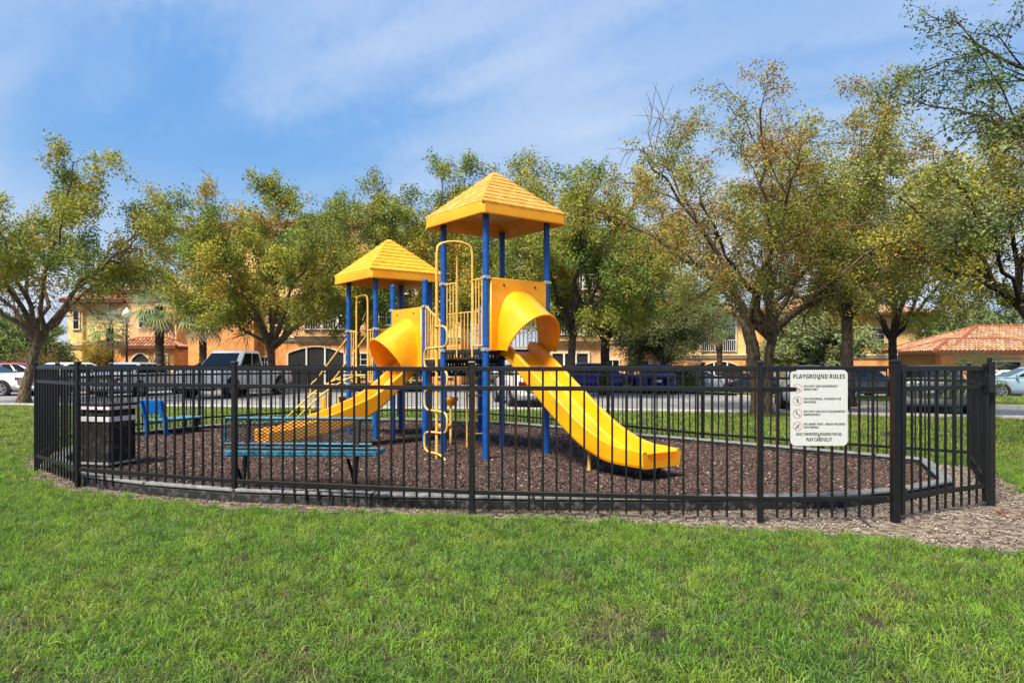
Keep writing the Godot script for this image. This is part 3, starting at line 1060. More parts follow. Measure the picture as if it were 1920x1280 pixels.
func slide(parent: Node, at: Vector3, dirn: Vector3, along: Vector3, floor_y: float, far: float, label: String, wide_panel: float, drops := []):
	var s := Node3D.new()
	s.name = numbered("slide", parent)
	parent.add_child(s, true)
	tag(s, label)
	var frame := Transform3D(Basis(along, Vector3.UP, dirn), Vector3(at.x, 0, at.z))
	# the bed: underside heights along the run
	var k := floor_y / 1.54
	var keys := [Vector2(-0.06, floor_y - 0.075), Vector2(0.10, floor_y - 0.115), Vector2(0.5 * far / 2.6, floor_y - 0.42 * k), Vector2(1.0 * far / 2.6, floor_y - 0.80 * k), Vector2(1.5 * far / 2.6, 0.415 + 0.02 * (1.0 - k)), Vector2(1.8 * far / 2.6, 0.285), Vector2(2.08 * far / 2.6, 0.215), Vector2(far - 0.06, 0.20), Vector2(far, 0.195)]
	if drops: keys = drops
	var run := curve(keys, 5)
	var rings := []
	for i in run.size():
		var p: Vector2 = run[i]
		var t := p.x / far
		var hgt := 0.20 + 0.09 * sin(clampf(t * 1.15, 0, 1) * PI)
		if t > 0.9: hgt = lerpf(hgt, 0.185, (t - 0.9) / 0.1)
		var tip := 1.0 if i < run.size() - 1 else 0.97
		if i == run.size() - 1: hgt -= 0.02
		var ring := []
		for q in [[-0.290, 0.0], [-0.302, 0.03], [-0.312, hgt - 0.012], [-0.300, hgt], [-0.262, hgt], [-0.250, hgt - 0.012], [-0.212, 0.085], [-0.19, 0.064], [-0.06, 0.058], [0.06, 0.058], [0.19, 0.064], [0.212, 0.085], [0.250, hgt - 0.012], [0.262, hgt], [0.300, hgt], [0.312, hgt - 0.012], [0.302, 0.03], [0.290, 0.0]]:
			ring.append(frame * Vector3(q[0] * tip, p.y + q[1], p.x))
		rings.append(ring)
	var b := MB.new()
	# shaded smoothly along the run; the section is not convex, so each wall is lofted as an open strip
	b.loft(rings, true, false, false)
	var shell_ok := b
	var e: Array = rings[rings.size() - 1]
	for j in 6:
		shell_ok.quad(e[j], e[j + 1], e[16 - j], e[17 - j])
	part("chute", shell_ok, M.yellow, s)
	# legs
	for g in [[0.60 * far, 0.0, 0.022, M.cream], [0.965 * far, 0.0, 0.024, M.dark]]:
		var under := 0.0
		for p in run:
			if p.x <= g[0]: under = p.y
		var lb := MB.new()
		lb.lathe([Vector2(0.0, -0.05), Vector2(g[2], -0.05), Vector2(g[2], under + 0.02), Vector2(0.0, under + 0.02)], 12, Transform3D(Basis.IDENTITY, frame * Vector3(-0.12 if g[0] < far * 0.9 else 0.05, 0, g[0])))
		part("support_leg", lb, g[3], s)
	# the panel with its arched opening
	var half := wide_panel * 0.5
	var y0 := floor_y - 0.01
	var y1 := floor_y + 0.965
	var outline := PackedVector2Array([Vector2(-0.36, y0), Vector2(-half, y0), Vector2(-half, y1 - 0.03), Vector2(-half + 0.03, y1), Vector2(half - 0.03, y1), Vector2(half, y1 - 0.03), Vector2(half, y0), Vector2(0.36, y0)])
	var open := arch_line(0.36, floor_y + 0.79, y0 + 0.02, 0.72, 20)
	open.reverse()
	for q in open: outline.append(q)
	var pb := MB.new()
	pb.prism(outline, 0.045, frame * Transform3D(Basis.IDENTITY, Vector3(0, 0, 0.0)))
	var panel := part("panel", pb, M.yellow, s)
	# edge bead round the panel and its bolts
	var bead := MB.new()
	bead.tube([frame * Vector3(-half, y0, 0.022), frame * Vector3(-half, y1, 0.022), frame * Vector3(half, y1, 0.022), frame * Vector3(half, y0, 0.022)], 0.024, 8)
	part("edge_bead", bead, M.yellow, panel)
	for q in [-half + 0.2, half - 0.2]:
		var kb := MB.new()
		kb.lathe([Vector2(0.016, 0.0), Vector2(0.014, 0.008), Vector2(0.0, 0.011)], 10, frame * Transform3D(Basis(Vector3.RIGHT, PI / 2), Vector3(q, y1 - 0.075, 0.046)))
		part("bolt", kb, M.dark, panel)
	# the hood: an arched shell that slopes down with the slide and opens in a rolled lip
	var hr := []
	var secs := [[0.030, 0.385, 0.82, 0.0, 0.74], [0.10, 0.380, 0.795, 0.0, 0.76], [0.25, 0.385, 0.70, -0.005, 0.82], [0.42, 0.400, 0.585, -0.01, 0.90], [0.56, 0.415, 0.49, -0.015, 0.97], [0.60, 0.428, 0.475, -0.02, 1.0], [0.625, 0.430, 0.465, -0.02, 1.0]]
	for q in secs:
		var outer := arch_line(q[1], floor_y + q[2], floor_y + q[3], q[4], 22)
		var inner := arch_line(q[1] - 0.018, floor_y + q[2] - 0.018, floor_y + q[3], q[4], 22)
		inner.reverse()
		var ring := []
		for p in outer + inner: ring.append(frame * Vector3(p.x, p.y, q[0] * hood_cut(p.y - floor_y)))
		hr.append(ring)
	var sh := MB.new()
	hood_skin(sh, hr, 23)
	part("hood", sh, M.yellow, s)
	var lip := []
	for p in arch_line(0.424, floor_y + 0.462, floor_y - 0.02, 1.0, 26): lip.append(frame * Vector3(p.x, p.y, 0.622 * hood_cut(p.y - floor_y)))
	var lb2 := MB.new()
	lb2.tube(lip, 0.017, 10)
	part("hood_lip", lb2, M.yellow, s)

func hood_cut(y: float) -> float:
	# the mouth is cut back towards its feet
	return 0.50 + 0.50 * clampf(y / 0.46, 0.0, 1.0)

func hood_skin(b: MB, rings: Array, half: int):
	# outer and inner skins, each shaded smoothly, joined at the feet and the mouth
	for side in 2:
		var strips := []
		for ring in rings: strips.append(ring.slice(0, half) if side == 0 else ring.slice(half))
		b.loft(strips, false, true, false)
	for i in rings.size() - 1:
		for k in [[half - 1, half], [2 * half - 1, 0]]:
			b.quad(rings[i][k[0]], rings[i][k[1]], rings[i + 1][k[1]], rings[i + 1][k[0]])

func barrier(parent: Node, p: Vector3, q: Vector3, y0: float, y1: float, bars: int, y1b := -1.0, r := 0.0125):
	var top_q := y1 if y1b < 0.0 else y1b
	var u := q - p
	var b := MB.new()
	var a0 := p + u * 0.05
	var c0 := q - u * 0.05
	b.tube([a0 + Vector3.UP * y0, a0 + Vector3.UP * (y1 - 0.04), a0 + u * 0.03 + Vector3.UP * y1, c0 - u * 0.03 + Vector3.UP * top_q, c0 + Vector3.UP * (top_q - 0.04), c0 + Vector3.UP * y0, a0 + Vector3.UP * y0], r, 8)
	var o := part("guard_rail", b, M.cream, parent)
	var one := MB.new()
	for i in bars:
		var t := (i + 1.0) / (bars + 1.0)
		var at := a0.lerp(c0, t)
		var hb := MB.new()
		hb.tube([at + Vector3.UP * y0, at + Vector3.UP * lerpf(y1, top_q, t)], r * 0.8, 8, false)
		part("bar", hb, M.cream, o)

func build_play_structure():
	var s := thing("play_structure", "yellow and blue playground climbing structure with two shingled roofs and two slides", "play structure")
	var F := W(-0.355, 9.77)
	var a := A * 1.08
	var b := B * 1.08
	var R := F + a
	var L := F + b
	var K := F + a + b
	# the tall tower
	var d1 := 1.54
	play_post(s, F, 3.40, [d1, d1 + 0.98])
	play_post(s, R, 3.40, [d1, d1 + 0.98])
	play_post(s, L, 3.40, [d1, d1 + 0.98])
	play_post(s, K, 3.40, [d1, d1 + 0.98])
	deck(s, [F, R, K, L], d1)
	play_roof(s, (F + K) * 0.5, 3.34, 3.50, 4.15, 0.745, M.faded, M.yellow, "faded yellow shingled roof of the taller tower", 5)
	var n1 := -B.normalized()
	slide(s, (F + R) * 0.5 + n1 * 0.01, n1, A.normalized(), d1, 2.62, "yellow slide of the taller tower, running down to the right", 0.95)
	# the low tower
	var P := W(-2.35, 12.4)
	var d2 := 0.98
	var P_l := P + b
	var P_r := P + a
	var P_k := P + a + b
	play_post(s, P, 2.86, [d2, d2 + 0.97])
	play_post(s, P_l, 2.86, [d2, d2 + 0.97])
	play_post(s, P_r, 2.86, [d2, d2 + 0.97])
	play_post(s, P_k, 2.86, [d2, d2 + 0.97])
	deck(s, [P, P_r, P_k, P_l], d2)
	play_roof(s, (P + P_k) * 0.5, 2.80, 2.96, 3.63, 0.745, M.roof_yellow, M.yellow, "bright yellow shingled roof of the lower tower", 6)
	# the middle deck that links them, with its own slide
	var d3 := 1.28
	var Q := W(-1.39, 11.5)
	var Q_l := Q + b
	var Q_r := Q + a
	var Q_k := Q + a + b
	play_post(s, Q, 2.68, [d3, d3 + 0.98], true)
	play_post(s, Q_l, 2.68, [d3, d3 + 0.98], true)
	play_post(s, Q_r, 2.30, [d3, d3 + 0.98], true)
	deck(s, [Q, Q_r, Q_k, Q_l], d3)
	deck(s, [L + B * 0.06, K + B * 0.06, Q_r - B * 0.05, Q - B * 0.05], 1.41)
	var n2 := -A.normalized()
	slide(s, (Q + Q_l) * 0.5 + n2 * 0.01, n2, -B.normalized(), d3, 2.42, "yellow slide of the lower deck, running down to the left behind the bench", 0.95, [Vector2(-0.06, 1.215), Vector2(0.06, 1.175), Vector2(0.38, 0.87), Vector2(0.72, 0.60), Vector2(1.05, 0.445), Vector2(1.45, 0.32), Vector2(1.85, 0.24), Vector2(2.15, 0.205), Vector2(2.36, 0.20), Vector2(2.42, 0.195)])
	# guard rails
	barrier(s, R, K, d1 + 0.06, d1 + 0.96, 9)
	barrier(s, K - B * 0.02, L + A * 0.5, d1 + 0.06, d1 + 0.96, 4)
	barrier(s, F, F + b * 0.30, d1 + 0.06, d1 + 0.97, 3)
	barrier(s, F + b * 0.66, L, d1 + 0.06, d1 + 0.97, 3)
	barrier(s, Q, L, 1.42, d3 + 0.97, 6, d1 + 0.42)
	barrier(s, Q_r, K, 1.42, d3 + 0.97, 6, d1 + 0.90)
	barrier(s, Q_r, Q_k, d3 + 0.06, d3 + 0.96, 8)
	barrier(s, Q_l, Q_k, d3 + 0.06, d3 + 0.96, 8)
	barrier(s, P_k, P_r, d2 + 0.06, d2 + 0.96, 8)
	barrier(s, P, P + a * 0.9, d2 + 0.06, d2 + 0.96, 8)
	barrier(s, P, P + b * 0.28, d2 + 0.06, d2 + 0.96, 2)
	barrier(s, P + b * 0.72, P_l, d2 + 0.06, d2 + 0.96, 2)
	# the pole climber on the front left face of the tall tower
	var c := Node3D.new()
	c.name = "serpentine_climber"
	s.add_child(c, true)
	var leg_a := F + b * 0.30
	var leg_b := F + b * 0.66
	var foot := (leg_a + leg_b) * 0.5 - A.normalized() * 0.46
	var pole := MB.new()
	var top := 3.04
	pole.tube([foot + Vector3.UP * -0.04, foot + Vector3.UP * 2.86], 0.021, 12)
	part("pole", pole, M.cream, c)
	for q in [leg_a, leg_b]:
		var arch := MB.new()
		var line: Array = [foot + Vector3.UP * 2.80]
		for k in 9:
			var t := PI * k / 8.0
			line.append((foot.lerp(q, 0.5 - 0.5 * cos(t))) + Vector3.UP * (2.86 + 0.18 * pow(sin(t), 0.55)))
		line.append(q + Vector3.UP * 2.7)
		line.append(q + Vector3.UP * (d1 - 0.10))
		arch.tube(line, 0.0165, 10)
		part("hand_arch", arch, M.cream, c)
	var rung := MB.new()
	var line := []
	var ys := [1.86, 1.57, 1.27, 1.0, 0.70, 0.405, 0.118]
	for i in ys.size() - 1:
		var sgn := -1.0 if i % 2 == 1 else 1.0
		var yt: float = ys[i]
		var yb: float = ys[i + 1]
		for k in 11:
			var t := k / 10.0
			var ang := t * PI
			var x := sgn * 0.30 * pow(sin(ang), 0.42)
			line.append(foot - A.normalized() * 0.02 - B.normalized() * x + Vector3.UP * lerpf(yt, yb, 0.5 - 0.5 * signf(cos(ang)) * pow(absf(cos(ang)), 0.6)))
	var endp: Vector3 = line[line.size() - 1]
	for k in range(1, 6):
		var t := k / 5.0 * PI * 0.5
		line.append(foot - A.normalized() * 0.02 - B.normalized() * 0.30 * sin(t) + Vector3.UP * (0.118 - 0.15 * (1.0 - cos(t))))
	rung.tube(line, 0.0155, 10)
	part("serpentine_rung", rung, M.cream, c)
	# grip rails by the middle deck, left of the climber
	for g in [[Q + Vector3(0.03, 0, 0.05), 0.35], [Q + Vector3(0.16, 0, 0.10), 0.1]]:
		var h := MB.new()
		var p: Vector3 = g[0]
		h.tube(curve([p + Vector3.UP * (d3 + 0.95), p + Vector3(0.06, d3 + 0.90, 0.06), p + Vector3(0.09, d3 + 0.5, 0.09), p + Vector3(0.10, d3 + 0.15, 0.10), p + Vector3(0.20, d3 - 0.02, 0.12), p + Vector3(0.28, d3 + 0.10, 0.12)], 5), 0.0145, 8)
		part("grip_rail", h, M.cream, s)
	# stepping pods on a stem behind the climber
	for g in [[W(-1.08, 11.45), 0.35], [W(-1.0, 11.75), 0.76]]:
		var st := MB.new()
		var p: Vector3 = g[0]
		st.lathe([Vector2(0, -0.04), Vector2(0.022, -0.04), Vector2(0.022, g[1]), Vector2(0, g[1])], 10, Transform3D(Basis.IDENTITY, p))
		var so := part("step_stem", st, M.cream, s)
		var pd := MB.new()
		pd.lathe([Vector2(0.0, g[1] - 0.10), Vector2(0.06, g[1] - 0.09), Vector2(0.115, g[1] - 0.01), Vector2(0.125, g[1] + 0.02), Vector2(0.115, g[1] + 0.045), Vector2(0.0, g[1] + 0.05)], 16, Transform3D(Basis.IDENTITY, p))
		part("step_pod", pd, M.yellow, so)
	# a short ladder to the link deck on the far side
	for k in 2:
		var lr := MB.new()
		var p := W(-0.70 + 0.30 * k, 11.2 + 0.22 * k)
		lr.tube([p + Vector3.UP * -0.04, p + Vector3.UP * 1.36], 0.016, 8)
		part("ladder_rail", lr, M.cream, s)
	for k in 4:
		var lr := MB.new()
		lr.tube([W(-0.70, 11.2, 0.25 + k * 0.3), W(-0.40, 11.42, 0.25 + k * 0.3)], 0.014, 8)
		part("ladder_rung", lr, M.cream, s)
	# the low tower: hand loop, arch climber and the transfer steps on its left
	var lp := MB.new()
	var la := P + b * 0.28
	var lb := P + b * 0.70
	lp.tube(curve([la + Vector3.UP * (d2 + 0.02), la + Vector3.UP * (d2 + 1.3), la + B * 0.02 + Vector3.UP * (d2 + 1.52), la + B * 0.10 + Vector3.UP * (d2 + 1.58), lb - B * 0.10 + Vector3.UP * (d2 + 1.58), lb - B * 0.02 + Vector3.UP * (d2 + 1.52), lb + Vector3.UP * (d2 + 1.3), lb + Vector3.UP * (d2 + 0.02)], 4), 0.0165, 8)
	for y in [d2 + 0.30, d2 + 0.62]:
		lp.tube([la + Vector3.UP * (y - 0.45), lb + Vector3.UP * (y - 0.45)], 0.013, 8)
	part("hand_loop", lp, M.cream, s)
	var ar := n2
	var mid := P + b * 0.52
	for sd in [-1.0, 1.0]:
		var rail := MB.new()
		var o: Vector3 = mid + B.normalized() * 0.21 * sd
		var keys := [o + Vector3.UP * (d2 + 0.16), o + ar * 0.30 + Vector3.UP * (d2 + 0.13), o + ar * 0.75 + Vector3.UP * (d2 - 0.10), o + ar * 1.05 + Vector3.UP * (d2 - 0.34)]
		rail.tube(curve(keys, 5), 0.0165, 8)
		part("arch_rail", rail, M.cream, s)
		# the zigzag side of the climber: elbows between straight lengths
		var z := MB.new()
		z.tube([o + ar * 1.05 + Vector3.UP * (d2 - 0.34), o + ar * 1.28 + Vector3.UP * 0.44, o + ar * 1.02 + Vector3.UP * 0.30, o + ar * 1.10 + Vector3.UP * 0.22, o + ar * 1.38 + Vector3.UP * -0.04], 0.0165, 8)
		part("climber_foot", z, M.cream, s)
	for k in 4:
		var t := (k + 0.5) / 4.0
		var rg := MB.new()
		var yy := d2 + 0.10 - 0.62 * t * t
		rg.tube([mid + B.normalized() * -0.21 + ar * (0.25 + t * 0.9) + Vector3.UP * yy, mid + B.normalized() * 0.21 + ar * (0.25 + t * 0.9) + Vector3.UP * yy], 0.0145, 8)
		part("climber_rung", rg, M.cream, s)
	# transfer steps
	var out := (B.normalized() - A.normalized() * 0.65).normalized()
	for k in 3:
		var st := MB.new()
		var y := d2 - 0.26 * (k + 1)
		var p := P_l + A * 0.35 + out * (0.28 + 0.30 * k)
		st.box(Vector3(0.52, 0.05, 0.32), Transform3D(Basis(Vector3.UP, atan2(out.x, out.z)), p + Vector3.UP * y), 0.008)
		st.box(Vector3(0.50, 0.14, 0.012), Transform3D(Basis(Vector3.UP, atan2(out.x, out.z)), p + out * 0.14 + Vector3.UP * (y - 0.08)))
		part("step", st, M.black_deck, s)
	for sd in [-1.0, 1.0]:
		var side := out.cross(Vector3.UP)
		var p: Vector3 = P_l + A * 0.35 + side * 0.29 * sd
		var h := MB.new()
		h.tube(curve([p + Vector3.UP * (d2 + 0.93), p + out * 0.12 + Vector3.UP * (d2 + 0.95), p + out * 0.28 + Vector3.UP * (d2 + 0.78), p + out * 0.85 + Vector3.UP * (d2 + 0.12), p + out * 1.02 + Vector3.UP * (d2 - 0.10), p + out * 1.02 + Vector3.UP * 0.0], 4), 0.0165, 8)
		part("hand_rail", h, M.cream, s)
		var pn := MB.new()
		pn.box(Vector3(0.03, 0.62, 0.09), Transform3D(Basis(Vector3.UP, atan2(out.x, out.z)), p + out * 0.75 + Vector3.UP * 0.42), 0.01)
		part("stringer", pn, M.yellow, s)

# ---------------------------------------------------------------- bench, bin, small bench

func mesh_panel(at: Transform3D, w: float, h: float, pitch_x: float, pitch_y: float) -> MB:
	# expanded metal: crossing strands, each cut off at the frame; local x-y plane
	var b := MB.new()
	var slope := pitch_y / pitch_x
	for sgn in [-1.0, 1.0]:
		var k := -int(h / slope / pitch_x) - 1
		while k * pitch_x < w + h / slope:
			var x0 := k * pitch_x
			var t0 := 0.0
			var t1 := h / slope
			var xa := x0
			var xb := x0 + t1
			var ya := 0.0
			var yb := h
			if xa < 0.0:
				ya = -xa * slope
				xa = 0.0
			if xb > w:
				yb = h - (xb - w) * slope
				xb = w
			k += 1
			if xb - xa < 0.004 or yb - ya < 0.004: continue
			if sgn < 0.0:
				xa = w - xa
				xb = w - xb
			var p := at * Vector3(xa, ya, 0.0015 * sgn)
			var q := at * Vector3(xb, yb, 0.0015 * sgn)
			var dirn := (q - p).normalized()
			var nz := at.basis.z.normalized()
			b.box(Vector3(0.0095, p.distance_to(q), 0.003), Transform3D(Basis(dirn.cross(nz), dirn, nz), (p + q) * 0.5))
	return b

func build_park_things():
	# the bench, its back to the slide
	var yaw := -0.05
	var o := thing("park_bench", "long park bench with a black diamond mesh back and teal seat, inside the front fence", "bench", W(-2.21, 7.42), yaw)
	var w := 1.58
	var xs := [-0.60, 0.58]
	var rail := MB.new()
	var tilt := Basis(Vector3.RIGHT, -0.12)
	var back := Transform3D(tilt, Vector3(-w * 0.5 - 0.06, 0.50, -0.17))
	rail.tube([back * Vector3(0, 0, 0), back * Vector3(0, 0.27, 0), back * Vector3(w, 0.27, 0), back * Vector3(w, 0.0, 0), back * Vector3(0, 0, 0)], 0.017, 8)
	var br := part("back_frame", rail, M.teal, o)
	tag(part("back_mesh", mesh_panel(back, w, 0.27, 0.060, 0.036), M.mesh_black, br), "black diamond mesh of the bench back", "", "", "stuff")
	var seat := MB.new()
	var sz := 0.36
	for z in [0.0, sz]:
		seat.slab(Vector3(w, 0.055 if z > 0.1 else 0.04, 0.03), Vector3(0.10, 0.455, -0.10 + z), 0.008)
	for x in [-w * 0.5 + 0.115, w * 0.5 + 0.085]:
		seat.slab(Vector3(0.03, 0.045, sz - 0.034), Vector3(x, 0.455, -0.10 + sz * 0.5), 0.008)
	var st := part("seat", seat, M.teal, o)
	tag(part("seat_mesh", mesh_panel(Transform3D(Basis(Vector3.RIGHT, -PI / 2), Vector3(-w * 0.5 + 0.13, 0.462, -0.10 + sz - 0.012)), w - 0.07, sz - 0.024, 0.056, 0.032), M.mesh_black, st), "black diamond mesh of the bench seat", "", "", "stuff")
	for x in xs:
		var l := MB.new()
		l.tube([Vector3(x, -0.03, -0.02), Vector3(x, 0.30, -0.10), Vector3(x, 0.48, -0.172), Vector3(x, 0.76, -0.203)], 0.027, 10)
		l.tube([Vector3(x, 0.41, -0.13), Vector3(x, 0.435, 0.02), Vector3(x, 0.44, 0.24)], 0.024, 10)
		l.tube([Vector3(x, 0.39, 0.20), Vector3(x, 0.24, 0.05), Vector3(x, 0.12, -0.03)], 0.018, 8)
		l.lathe([Vector2(0.0, 0.034), Vector2(0.075, 0.034), Vector2(0.085, 0.0)], 12, Transform3D(Basis.IDENTITY, Vector3(x, 0.01, -0.015)))
		part("leg", l, M.dark, o)
	# the trash bin
	o = thing("trash_bin", "square black slatted trash bin with a white liner, behind the left end of the fence", "trash bin", W(-5.16, 9.2), -0.26)
	var hw := 0.20
	for k in 4:
		var turn := Basis(Vector3.UP, PI / 2 * k)
		for i in 7:
			var sl := MB.new()
			sl.box(Vector3(0.058, 0.60, 0.016), Transform3D(turn, turn * Vector3(-hw + 0.035 + i * (2 * hw - 0.07) / 6.0, 0.36, hw)), 0.003)
			part("slat", sl, M.bin_black, o)
		var bd := MB.new()
		bd.box(Vector3(2 * hw + 0.02, 0.028, 0.012), Transform3D(turn, turn * Vector3(0, 0.10, hw + 0.014)), 0.003)
		part("band", bd, M.clamp, o)
		var liner := MB.new()
		liner.box(Vector3(2 * hw + 0.045, 0.062, 0.010), Transform3D(turn, turn * Vector3(0, 0.655, hw + 0.020)), 0.004)
		part("bag_edge", liner, M.bag, o)
		var corner := MB.new()
		corner.box(Vector3(0.035, 0.84, 0.035), Transform3D(turn, turn * Vector3(hw, 0.42, hw)), 0.004)
		part("corner_post", corner, M.bin_black, o)
		var hoodp := MB.new()
		hoodp.box(Vector3(2 * hw - 0.04, 0.085, 0.014), Transform3D(turn, turn * Vector3(0, 0.735, hw - 0.012)), 0.003)
		part("hood_panel", hoodp, M.bin_black, o)
	var tub := MB.new()
	tub.slab(Vector3(2 * hw - 0.03, 0.62, 2 * hw - 0.03), Vector3(0, 0.36, 0), 0.01)
	part("tub", tub, M.bin_black, o)
	var lid := MB.new()
	lid.slab(Vector3(2 * hw + 0.07, 0.035, 2 * hw + 0.07), Vector3(0, 0.835, 0), 0.008)
	part("lid", lid, M.bin_black, o)
	var rim := MB.new()
	for k in 4:
		var turn := Basis(Vector3.UP, PI / 2 * k)
		rim.box(Vector3(2 * hw + 0.06, 0.045, 0.010), Transform3D(turn, turn * Vector3(0, 0.795, hw + 0.022)), 0.003)
	part("rim", rim, M.bag, o)
	# the small blue bench near the left back border
	o = thing("blue_bench", "small bright blue bench with a slanted back panel, by the border at the far left", "bench", W(-6.42, 13.0), PI - 0.35)
	for x in [-0.22, 0.22]:
		var l := MB.new()
		l.prism(PackedVector2Array([Vector2(-0.03, -0.03), Vector2(0.05, -0.03), Vector2(0.02, 0.36), Vector2(-0.11, 0.70), Vector2(-0.16, 0.69), Vector2(-0.06, 0.34)]), 0.04, Transform3D(Basis(Vector3.UP, -PI / 2), Vector3(x + 0.02, 0, 0)))
		part("side_frame", l, M.blue_bright, o)
	var bp := MB.new()
	bp.box(Vector3(0.50, 0.26, 0.03), Transform3D(Basis(Vector3.RIGHT, -0.25), Vector3(0, 0.575, -0.07)), 0.01)
	part("back_panel", bp, M.blue_bright, o)
	for k in 4:
		var sp := MB.new()
		sp.slab(Vector3(0.105, 0.035, 0.95), Vector3(-0.165 + 0.11 * k, 0.335, 0.46), 0.008)
		part("seat_plank", sp, M.light_blue, o)
	var leg := MB.new()
	for x in [-0.15, 0.15]: leg.slab(Vector3(0.05, 0.35, 0.05), Vector3(x, 0.15, 0.80), 0.006)
	part("leg", leg, M.dark, o)
	# a grey edging stake leaning on the dirt by the gate
	var stake := MB.new()
	stake.tube([W(3.02, 6.35, 0.06), W(2.93, 5.86, 0.015)], 0.0065, 8)
	tag(part("metal_stake", stake, M.stake, self), "thin grey metal stake lying aslant on the dirt left of the gate", "stake")
	# a dead twig heap on the dirt right of the gate
	var tw := MB.new()
	var r := RandomNumberGenerator.new()
	r.seed = 9
	for i in 26:
		var p := W(4.42 + r.randf_range(-0.12, 0.22), 6.25 + r.randf_range(-0.2, 0.16), 0.02 + r.randf() * 0.05)
		var a := r.randf() * TAU
		tw.tube([p, p + Vector3(cos(a) * 0.10, r.randf_range(-0.01, 0.05), sin(a) * 0.10)], [0.004, 0.0015], 5)
	tag(part("dry_palm_litter", tw, M.litter, self), "reddish brown dead leaf litter on the dirt right of the gate", "litter", "", "stuff")

# ---------------------------------------------------------------- buildings

func wall_block(parent: Node, called: String, x0: float, x1: float, y0: float, y1: float, z0: float, z1: float, m: Material) -> MeshInstance3D:
	# z0 is the front
	var b := MB.new()
	b.slab(Vector3(x1 - x0, y1 - y0, z0 - z1), Vector3((x0 + x1) * 0.5, (y0 + y1) * 0.5, (z0 + z1) * 0.5))
	return part(called, b, m, parent)

func band(parent: Node, x0: float, x1: float, y: float, z: float, called := "cornice"):
	var b := MB.new()
	b.slab(Vector3(x1 - x0, 0.16, 0.14), Vector3((x0 + x1) * 0.5, y, z + 0.07), 0.01)
	b.slab(Vector3(x1 - x0, 0.12, 0.22), Vector3((x0 + x1) * 0.5, y + 0.143, z + 0.11), 0.01)
	b.slab(Vector3(x1 - x0, 0.08, 0.09), Vector3((x0 + x1) * 0.5, y - 0.124, z + 0.045), 0.01)
	part(called, b, M.trim, parent)

func window(parent: Node, x: float, y: float, w: float, h: float, z: float, cols := 2, rows := 3):
	var f := MB.new()
	var t := 0.11
	f.slab(Vector3(w + 2 * t, t, 0.09), Vector3(x, y + h + t * 0.5, z + 0.045), 0.008)
	f.slab(Vector3(w + 2 * t, t, 0.13), Vector3(x, y - t * 0.5, z + 0.065), 0.008)
	for s in [-1.0, 1.0]:
		f.slab(Vector3(t, h - 0.004, 0.09), Vector3(x + s * (w + t) * 0.5, y + h * 0.5, z + 0.045), 0.008)
	var o := part("window", f, M.trim, parent)
	var p := MB.new()
	p.slab(Vector3(w - 0.004, h - 0.004, 0.02), Vector3(x, y + h * 0.5, z + 0.014))
	part("pane", p, M.pane, o)
	var g := MB.new()
	for i in range(1, cols): g.slab(Vector3(0.035, h - 0.01, 0.02), Vector3(x - w * 0.5 + w * i / cols, y + h * 0.5, z + 0.038))
	for i in range(1, rows): g.slab(Vector3(w - 0.01, 0.035, 0.022), Vector3(x, y + h * i / rows, z + 0.040))
	part("glazing_bar", g, M.white_paint, o)

func recess(parent: Node, x0: float, x1: float, y0: float, y1: float, z: float, columns: int, arched := false, railing := false, deep := 1.5):
	# a porch or balcony: frame, flat dark sheet painted as the shade inside, columns and a railing
	var w := x1 - x0
	var f := MB.new()
	f.slab(Vector3(w - 0.01, y1 - y0 - 0.01, 0.05), Vector3((x0 + x1) * 0.5, (y0 + y1) * 0.5, z + 0.03))
	var o := part("dark_opening", f, M.dark, parent)
	var trim := MB.new()
	if arched:
		var line := []
		for k in 13:
			var t := k / 12.0
			line.append(Vector3(lerpf(x0, x1, t), y1 - 0.42 + 0.42 * sin(t * PI), z + 0.10))
		for k in 12: trim.beam(line[k], line[k + 1], 0.10, 0.10)
		var spandrel := MB.new()
		for k in 12:
			var a: Vector3 = line[k]
			var c: Vector3 = line[k + 1]
			spandrel.quad(Vector3(a.x, a.y, z + 0.065), Vector3(c.x, c.y, z + 0.065), Vector3(c.x, y1 + 0.05, z + 0.065), Vector3(a.x, y1 + 0.05, z + 0.065))
		part("arch", spandrel, M.orange, o)
	else:
		trim.slab(Vector3(w + 0.24, 0.16, 0.14), Vector3((x0 + x1) * 0.5, y1 + 0.06, z + 0.075), 0.01)
	for s in [x0 - 0.06, x1 + 0.06]:
		trim.slab(Vector3(0.14, y1 - y0 - (0.5 if arched else 0.04), 0.14), Vector3(s, (y0 + y1) * 0.5 - (0.24 if arched else 0.0), z + 0.07), 0.01)
	part("surround", trim, M.trim, o)
	for i in columns:
		var c := MB.new()
		c.lathe([Vector2(0.0, y0), Vector2(0.09, y0), Vector2(0.075, y0 + 0.2), Vector2(0.065, y1 - 0.2), Vector2(0.09, y1 - 0.02)], 10, Transform3D(Basis.IDENTITY, Vector3(lerpf(x0, x1, (i + 1.0) / (columns + 1.0)), 0, z + 0.13)))
		part("column", c, M.white_paint, o)
	if railing:
		var rl := MB.new()
		rl.slab(Vector3(w, 0.06, 0.05), Vector3((x0 + x1) * 0.5, y0 + 1.0, z + 0.19))
		rl.slab(Vector3(w, 0.05, 0.05), Vector3((x0 + x1) * 0.5, y0 + 0.10, z + 0.19))
		var n := int(w / 0.16)
		var rg := part("railing", rl, M.white_paint, o)
		var one := BoxMesh.new()
		one.size = Vector3(0.03, 0.84, 0.03)
		for i in n + 1:
			part("baluster", one, M.white_paint, rg, Transform3D(Basis.IDENTITY, Vector3(x0 + w * i / n, y0 + 0.55, z + 0.19)))

var tile_shape: ArrayMesh

